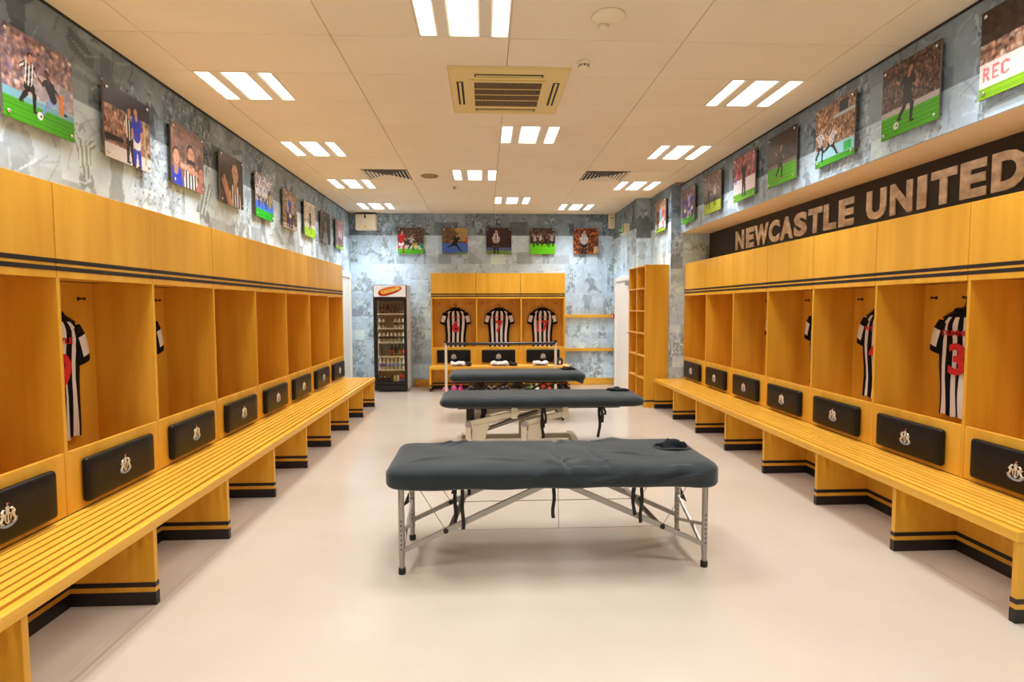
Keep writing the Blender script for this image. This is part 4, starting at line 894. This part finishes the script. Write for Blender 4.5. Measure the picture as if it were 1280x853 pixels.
# ------------------------------------------------------------------ massage tables
def wr(seed, seams=(), amp=.004, zt=.59):
    rs = np.random.RandomState(seed); K = rs.rand(10, 3)*np.array([16, 14, 6.28])+np.array([4, 3, 0])
    def f(p):
        q = p.copy(); x, y = p[..., 0], p[..., 1]; d = np.zeros_like(x)
        for a, b, c in K: d += np.sin(x*a+y*b*(1 if a > 12 else -1)+c+1.5*np.sin(y*5+c))/10
        lo = p[..., 2] < zt-.06
        q[..., 2] += np.where(lo, .12, 1)*d*amp*2.0
        q[..., 1] += d*amp*1.2*np.where(lo, 1, .4)*(1+0*x)
        for sx, dep, wd in seams:
            g = np.exp(-((x-sx-.03*np.sin(y*9))/wd)**2); q[..., 2] -= dep*g*np.where(lo, 0, 1)
        return q
    return f
KNOT = mat('dark_cover_knot', (34, 37, 40), .85, spec=.2)
def crumple(x, y, z, rx, ry, rz, seed, name, parent, m=CLOTH):
    rs = np.random.RandomState(seed); K = rs.rand(7, 4)*np.array([9, 9, 9, 6.28]); b = MB(); nu, nv = 22, 12
    for j in range(nv+1):
        for i in range(nu):
            a, e = 2*PI*i/nu, -PI/2+PI*j/nv; n = np.array([math.cos(e)*math.cos(a), math.cos(e)*math.sin(a), math.sin(e)])
            r = 1+.34*sum(math.sin(n[0]*k[0]+n[1]*k[1]+n[2]*k[2]+k[3]) for k in K)/3.0; b.v.append((x+rx*n[0]*r, y+ry*n[1]*r, max(z-.004, z+rz*n[2]*r)))
    for j in range(nv):
        for i in range(nu): b.f.append((j*nu+i, j*nu+(i+1) % nu, (j+1)*nu+(i+1) % nu, (j+1)*nu+i)); b.m.append(0)
    return b.build(name, m, parent, smooth=True)
def strap(parent, x, y, z0, L, w=.02, sway=.006, seed=0, loop=False):
    rs = np.random.RandomState(seed); ph = rs.rand()*6
    pts = [(x+sway*math.sin(ph+k*.8)*k/8, y-.008*math.sin(ph+k), z0-L*k/8) for k in range(9)]
    b = MB(); b.ribbon(pts, w, .003, (1, .3, 0))
    if loop: b.ribbon([(x+.02, y, z0), (x+.035, y-.01, z0-L*.3), (x+.03, y-.012, z0-L*.5), (x+.012, y-.008, z0-L*.42)], w*.8, .003, (1, .3, 0))
    b.build('strap', RIBBON, parent)
t1 = thing('massage_table', 'near folding massage table under a black fitted cover on thin aluminium legs', 'massage table', (.37, 3.31, 0))
tx0, tx1, ty0, ty1 = -.535, 1.275, 2.97, 3.655
zB = .474
FOLDS = [(.36, 3.02, .62, 3.10, .008, .016), (.34, 2.99, .55, 2.96, .008, .014), (.38, 3.06, .50, 3.2, .006, .014), (.30, 3.1, .44, 3.05, .006, .012), (.55, 3.02, .70, 3.12, .007, .014), (.62, 2.96, .72, 3.0, .007, .012),
         (.75, 2.90, 1.15, 2.96, .010, .018), (.85, 2.88, 1.24, 2.93, .010, .016), (.95, 2.93, 1.2, 3.02, .008, .016), (.5, 2.88, .8, 2.93, .007, .016), (-.3, 3.52, -.12, 3.60, .008, .012), (-.22, 3.50, -.05, 3.60, .008, .012),
         (-.05, 3.2, .25, 3.12, .004, .02), (.7, 3.3, .95, 3.2, .005, .018), (.42, 3.45, .5, 3.62, .008, .014), (.2, 2.9, .4, 2.97, .006, .014), (-.45, 3.1, -.2, 3.25, .004, .02), (.66, 3.55, .9, 3.63, .009, .02)]
def disp1(p):
    q = wr(4, ((.41, .012, .014), (.63, .006, .012)), .0042)(p)
    d = np.hypot((p[..., 0]-1.12)/.10, (p[..., 1]-3.40)/.085); up_ = p[..., 2] > .56
    q[..., 2] -= np.where(up_, .03*np.exp(-d**4), 0)
    # cover gathers near the right end droop a little
    t = np.where(p[..., 1] < ty0+.03, ty0-(.606-p[..., 2]), p[..., 1])   # unfolded across the top and down the front
    for ax_, ay_, bx_, by_, am, wd in FOLDS:
        dx, dy = bx_-ax_, by_-ay_; k = np.clip(((p[..., 0]-ax_)*dx+(t-ay_)*dy)/(dx*dx+dy*dy), 0, 1); dd = np.hypot(p[..., 0]-ax_-k*dx, t-ay_-k*dy)
        g = 1.9*am*np.exp(-(dd/wd)**2)*np.sin(PI*np.clip(k, .08, .92)); fr_ = np.clip((ty0+.06-p[..., 1])/.06, 0, 1); q[..., 2] += g*(1-fr_); q[..., 1] -= g*fr_
    low = p[..., 2] < .53
    q[..., 2] += np.where(low, -.003*np.sin(p[..., 0]*17)-.014*np.clip((p[..., 0]-.9)/.35, 0, 1)*(p[..., 1] < 3.3), 0)
    return q
MB().rbox(tx0, tx1, ty0, ty1, zB, .606, .12, .10, .036, (190, 66, 14), disp=disp1).build('padded_top', CLOTH, t1, smooth=True, weld=True)
cr_ = crumple(1.135, 3.40, .59, .08, .06, .05, 3, 'cover_knot', t1, KNOT); cr_['label'] = 'bunched black cloth in the face hole'
b = MB(); b.tube([(1.12+.105*math.cos(a), 3.40+.085*math.sin(a), .602+.004*math.sin(3*a)) for a in np.linspace(0, 2*PI, 25)], .008, 6); b.build('face_hole_rim', CLOTH, t1, smooth=True)
MB().box(-.46, 1.22, 3.06, 3.57, .484, .50).build('underframe', mat('table_underframe', (60, 52, 46), .6), t1)
lxs, lys = (-.457, 1.215), (3.085, 3.545)
for x in lxs:
    for y in lys:
        l = MB(); l.tube([(x, y, .085), (x, y, .49)], .0165, 10); l.tube([(x, y, .02), (x, y, .09)], .0145, 10); lo = l.build('leg', STEEL, t1, smooth=False)
        MB().lathe([(.019, 0), (.02, .004), (.02, .03), (.0165, .034)], (x, y, 0), 12).build('rubber_foot', RUBBER, lo, smooth=True)
        h = MB()
        for k in range(7): h.lathe([(.0042, -.0178), (.0042, -.0160)], (x, y, .14+k*.026), 8, axis='y')
        h.build('adjust_hole', DARK, lo)
    MB().bar((x, lys[0], .10), (x, lys[1], .26), .012, .022).build('leg_brace', STEEL, t1)
    MB().bar((x, lys[1], .10), (x, lys[0], .24), .010, .018).build('leg_brace', STEEL, t1)
    MB().prism([(x+(.018 if x > 0 else -.018), .31), (x+(.06 if x > 0 else -.06), .21), (x+(.018 if x > 0 else -.018), .24)], lys[1]-.012, lys[1]-.006).build('leg_clamp', RUBBER, t1)
for y in lys:
    for s, xl in ((-1, lxs[0]), (1, lxs[1])):
        xm = .379; x1, z1 = xl-s*.24, .235; st_ = MB(); st_.bar((xl-s*.012, y, .13), (x1, y, z1), .014, .026); st_.bar((x1+s*.03, y, z1-.014), (xm+s*.06, y, .478), .016, .03); so = st_.build('strut', STEEL, t1)
        MB().lathe([(.014, -.014), (.014, .014)], (x1, y, z1), 10, axis='y').build('pivot', RUBBER, so)
        MB().tube([(x1, y, z1), (xl-s*.09, y, .478)], .0022, 5).build('cable', STEEL, t1)
    MB().tube([(lxs[0]+.24, y, .235), (lxs[1]-.24, y, .235)], .0022, 5).build('cable', STEEL, t1)
MB().tube([(.40, 3.085, .235), (.395, 3.085, .478)], .002, 5).build('cable', STEEL, t1)
for s, x in ((-1, -.19), (1, .95)): MB().bar((x, lys[0], .25), (x-s*.07, lys[1], .30), .03, .012).build('cross_brace', STEEL, t1)
for n, (x, L, y) in enumerate(((-.165, .20, 3.06), (-.125, .235, 3.05), (-.10, .13, 3.3), (-.19, .12, 3.3), (.365, .17, 3.03), (.80, .165, 3.03), (.845, .21, 3.04), (.82, .09, 3.1))): strap(t1, x, y, .485, L, .02, .006, n)

DKST = mat('dark_steel', (70, 60, 52), .5, metal=.5)
def couch(name, label, x0, x1, y0, y1, zt, zb, seed, base_x, arms, straps, knot, thin=False):
    o = thing(name, label, 'massage table', ((x0+x1)/2, (y0+y1)/2, 0)); yc = (y0+y1)/2
    MB().rbox(x0, x1, y0, y1, zb, zt, .13, .10, .05, (70, 26, 6), disp=wr(seed, (), .0022, zt)).build('padded_top', CLOTH, o, smooth=True, weld=True)
    MB().bbox(x0+.18, x1-.25, y0+.1, y1-.1, zb-.012, zb+.014, .004).build('upper_frame', RUBBER, o)
    kx, ky = knot; crumple(kx, ky, zt-.006, .10, .065, .042, seed+5, 'cover_knot', o, KNOT)
    if thin: MB().hull([(x1-.09, y0+.02, zb+.05), (x1-.015, y0+.09, zb+.05), (x1-.16, y0+.004, zb+.02), (x1-.05, y0+.03, zb-.028), (x1-.10, y0+.03, zb+.02), (x1-.03, y0+.16, zb+.02), (x1-.06, y0+.06, zb-.02)]).build('cover_corner', CLOTH, o)
    bx0, bx1 = base_x
    for y in (yc-.2, yc+.2):
        MB().bbox(bx0, bx1, y-.025, y+.025, .045, .095, .005).build('base_rail', CREAM, o)
    for x in (bx0+.03, bx1-.03):
        c_ = MB().bbox(x-.03, x+.03, yc-.3, yc+.3, .05, .10, .005).build('base_cross', CREAM, o)
        for y in (yc-.28, yc+.28):
            w = MB(); w.lathe([(.026, -.011), (.03, -.006), (.03, .006), (.026, .011)], (x, y, .03), 14, axis='x'); w.box(x-.016, x-.012, y-.012, y+.012, .02, .06); w.box(x+.012, x+.016, y-.012, y+.012, .02, .06); w.build('castor', RUBBER, c_)
    for (px, qx, zq) in arms:
        for y in (yc-.2, yc+.2):
            if thin:
                po = MB().bbox(px-.015, px+.015, y-.015, y+.015, .09, .24, .003).build('post', STEEL, o)
                MB().bar((px, y, .235), (qx+.08, y, zb-.01), .018, .024).build('lift_arm', DKST, o); MB().bar((qx+.08, y, .1), (px-.02, y, zb-.01), .018, .024).build('lift_arm', DKST, o); continue
            pl = MB(); pl.bbox(px-.028, px+.028, y-.03, y+.03, .09, .30, .004); pl.prism([(px+.03, .12), (px+.16, .12), (px+.22, .30), (px+.05, .27)], y-.008, y+.008); po = pl.build('post', CREAM, o)
            MB().lathe([(.03, -.034), (.03, .034)], (px, y, .285), 14, axis='y').build('pivot', STEEL, po)
            a_ = MB(); a_.bar((px-.01, y, .285), (qx, y, zq), .035, .05); a_.build('lift_arm', CREAM, o)
            MB().bbox(qx-.03, qx+.03, y-.028, y+.028, zq-.05, zb, .004).build('mount', CREAM, o)
    ac_ = MB(); ac_.tube([(arms[0][0]+.1, yc, .16), (arms[0][1]+.25, yc, zb-.08)], .022, 10); ac_.tube([(arms[0][0]+.02, yc, .13), (arms[0][0]+.22, yc, .22)], .034, 10); ac_.build('actuator', STEEL, o)
    MB().bbox(arms[0][0]-.02, arms[0][0]+.06, yc-.17, yc-.11, zb-.13, zb-.01, .004).build('control_box', RUBBER, o)
    for n, (x, y, L, lp) in enumerate(straps): strap(o, x, y, zb+.004, L, .03, .012, seed*3+n, lp)
    return o
couch('treatment_couch', 'middle black hydraulic treatment couch with cream lifting frame', -.452, 1.60, 5.58, 6.22, .562, .448, 8, (-.30, .95), [(-.17, .29, .385), (.385, .80, .385)], [(-.03, 5.72, .14, True), (-.01, 5.74, .13, False), (.56, 5.6, .30, True), (.565, 5.61, .2, False), (1.13, 5.62, .30, True), (1.15, 5.6, .14, True)], (1.40, 5.98))
couch('treatment_couch', 'far black hydraulic treatment couch nearest the end wall bench', -.46, 1.29, 7.2, 7.85, .615, .495, 9, (-.18, 1.02), [(-.13, .35, .43), (.42, .85, .43)], [(-.05, 7.3, .12, True)], (1.10, 7.58), True)
# drooping corner of the far couch cover
# ------------------------------------------------------------------ rail frame behind the far couch
rf = thing('parallel_rail_stand', 'low black rail on two pale upright posts before the end wall bench', 'rail stand', (.27, 9.56, 0))
for x in (-.645, 1.18):
    p = MB().tube([(x, 9.56, .01), (x, 9.56, .885)], .021, 12).build('post', CREAM, rf, smooth=False)
    f = MB(); f.bbox(x-.1, x+.1, 9.51, 9.61, 0, .012, .004); f.build('foot_plate', STEEL, p)
    MB().lathe([(.025, .855), (.025, .89), (.001, .895)], (x, 9.56, 0), 12).build('cap', RUBBER, p)
MB().tube([(-.645, 9.56, .84), (1.18, 9.56, .84)], .024, 12).build('rail', BLACK, rf)

# ------------------------------------------------------------------ folded kit on the end wall bench
TW = mat('towel_white', (240, 232, 228), .9, noise=((220, 208, 204), (20, 20, 20), 4, .3, .7)); KBLK = mat('kit_black', (26, 22, 24), .8)
def folded(x0, x1, z, h, m, name, label, cat, seed, y=9.96, d=.16):
    ph = np.random.RandomState(seed).rand(3)*6
    def disp(p): q = p.copy(); q[..., 2] += (.008*np.sin(p[..., 0]*34+ph[0])+.006*np.sin(p[..., 0]*61+ph[1]+p[..., 1]*12))*(p[..., 2] > z+.012); return q
    return tag(MB().rbox(x0, x1, y-d/2, y+d/2, z+.001, z+h, .03, .04, h*.45, (10, 5, 3), disp=disp).build(name, m, smooth=True, weld=True), label, cat)
BZ = .43
for i, (a, b_) in enumerate(((-.60, -.34), (.09, .41), (.83, 1.10))):
    w = ['nearest the fridge', 'under the number 7 shirt', 'under the number 17 shirt'][i]
    o = folded(a, b_, BZ, .075, TW, 'folded_kit', 'white folded kit on the end wall bench '+w.replace('under the number 7 shirt', 'in the middle').replace('under the number 17 shirt', 'nearest the wash bag'), 'clothing', i)
    ink = MB()
    for k in range(6): x = a+.05+k*(b_-a-.1)/6; ink.bbox(x, x+.022, 9.876, 9.884, BZ+.012, BZ+.03, .001)
    ink.build('print_marks', KBLK, o)
folded(-.335, -.235, BZ, .07, KBLK, 'folded_shorts', 'black folded shorts on the end wall bench nearest the fridge', 'clothing', 7)
folded(.415, .56, BZ, .06, KBLK, 'folded_shorts', 'black folded shorts on the end wall bench under the number 7 shirt', 'clothing', 8)
wb = folded(1.20, 1.37, BZ, .12, KBLK, 'wash_bag', 'small black bag with white patch at the far end of the end wall bench', 'bag', 9, 10.05, .14)
MB().bbox(1.29, 1.325, 9.978, 9.986, BZ+.02, BZ+.08, .002).build('patch', TW, wb)

# ------------------------------------------------------------------ football boots under the end wall bench
def boot(x, y, rz, col, sole, stripe, label, grp):
    o = thing('football_boot', label, 'boot', (x, y, 0), rz, grp)
    sec = [(-.005, .018, .035), (.02, .032, .07), (.06, .042, .062), (.11, .045, .07), (.16, .040, .088), (.20, .036, .105), (.24, .034, .108), (.265, .022, .10)]
    b = MB(); n = 12
    for (yy, hw, hh) in sec:
        for k in range(n):
            a = 2*PI*k/n; cx_, s_ = math.cos(a), math.sin(a); b.v.append((hw*cx_*(1 if s_ < .3 else .8), yy-.13, .016+(hh-.016)*max(0, (s_+.35)/1.35)))
    for i in range(len(sec)-1):
        for k in range(n): b.f.append((i*n+k, i*n+(k+1) % n, (i+1)*n+(k+1) % n, (i+1)*n+k)[::-1]); b.m.append(0)
    b.f += [tuple(range(n)), tuple(range((len(sec)-1)*n, len(sec)*n))[::-1]]; b.m += [0, 0]
    b.build('upper', col, o, smooth=True, local=True)
    s = MB(); s.prism([(-.03, -.125), (.03, -.125), (.046, -.06), (.042, .06), (.034, .13), (-.034, .13), (-.042, .06), (-.046, -.06)], .008, .02, plane='xy')
    for px, py in ((-.025, -.09), (.025, -.09), (0, -.05), (-.022, .1), (.022, .1)): s.lathe([(.006, 0), (.008, .009)], (px, py, 0), 6)
    s.build('sole', sole, o, local=True)
    t = MB()
    for sgn in (-1, 1): t.bar((sgn*.043, -.05, .03), (sgn*.030, .0, .066), .006, .018)
    for k in range(4): t.bar((-.018, -.06+k*.02, .062+k*.006), (.018, -.06+k*.02, .062+k*.006), .005, .004)
    t.build('laces_and_flash', stripe, o, local=True)
PK = mat('boot_pink', (240, 70, 160), .4); BK = mat('boot_black', (22, 20, 22), .4); GN = mat('boot_green', (110, 190, 50), .4); ORG = mat('boot_orange', (230, 80, 50), .4); WH = mat('boot_white', (236, 232, 230), .5); NV = mat('boot_navy', (34, 30, 54), .45)
BT = [(-.68, PK, WH, WH, 'bright pink boot, outermost of the three pink ones', 9.92), (-.545, PK, PK, WH, 'bright pink boot, middle of the three pink ones', 10.02), (-.43, PK, PK, NV, 'bright pink boot with navy laces', 10.02),
      (-.25, BK, BK, WH, 'plain black boot nearest the pink ones', 10.02), (-.045, BK, BK, BK, 'all black boot beside the plain black one', 10.03),
      (.06, BK, WH, WH, 'black boot with white sole, first of four', 9.99), (.165, BK, WH, WH, 'black boot with white sole, second of four', 9.99), (.28, BK, WH, WH, 'black boot with white sole, third of four', 9.99), (.385, BK, WH, WH, 'black boot with white sole, last of four', 9.99),
      (.80, GN, BK, WH, 'lime green boot with white laces', 10.0), (.905, WH, GN, GN, 'white boot with lime green flash', 10.0), (1.02, ORG, NV, ORG, 'orange boot beside the white one', 10.0), (1.115, ORG, NV, NV, 'orange boot with navy flash', 10.0), (1.25, NV, BK, BK, 'dark navy boot beside the orange pair', 10.0), (1.35, NV, BK, BK, 'dark navy boot at the bench end', 10.0)]
for x, c1, c2, c3, lab, y in BT: boot(x, y, .05*math.sin(x*20), c1, c2, c3, lab+' on the floor under the end wall bench' if len(lab.split()) < 8 else lab+' under the bench', 'boots under the end wall bench')
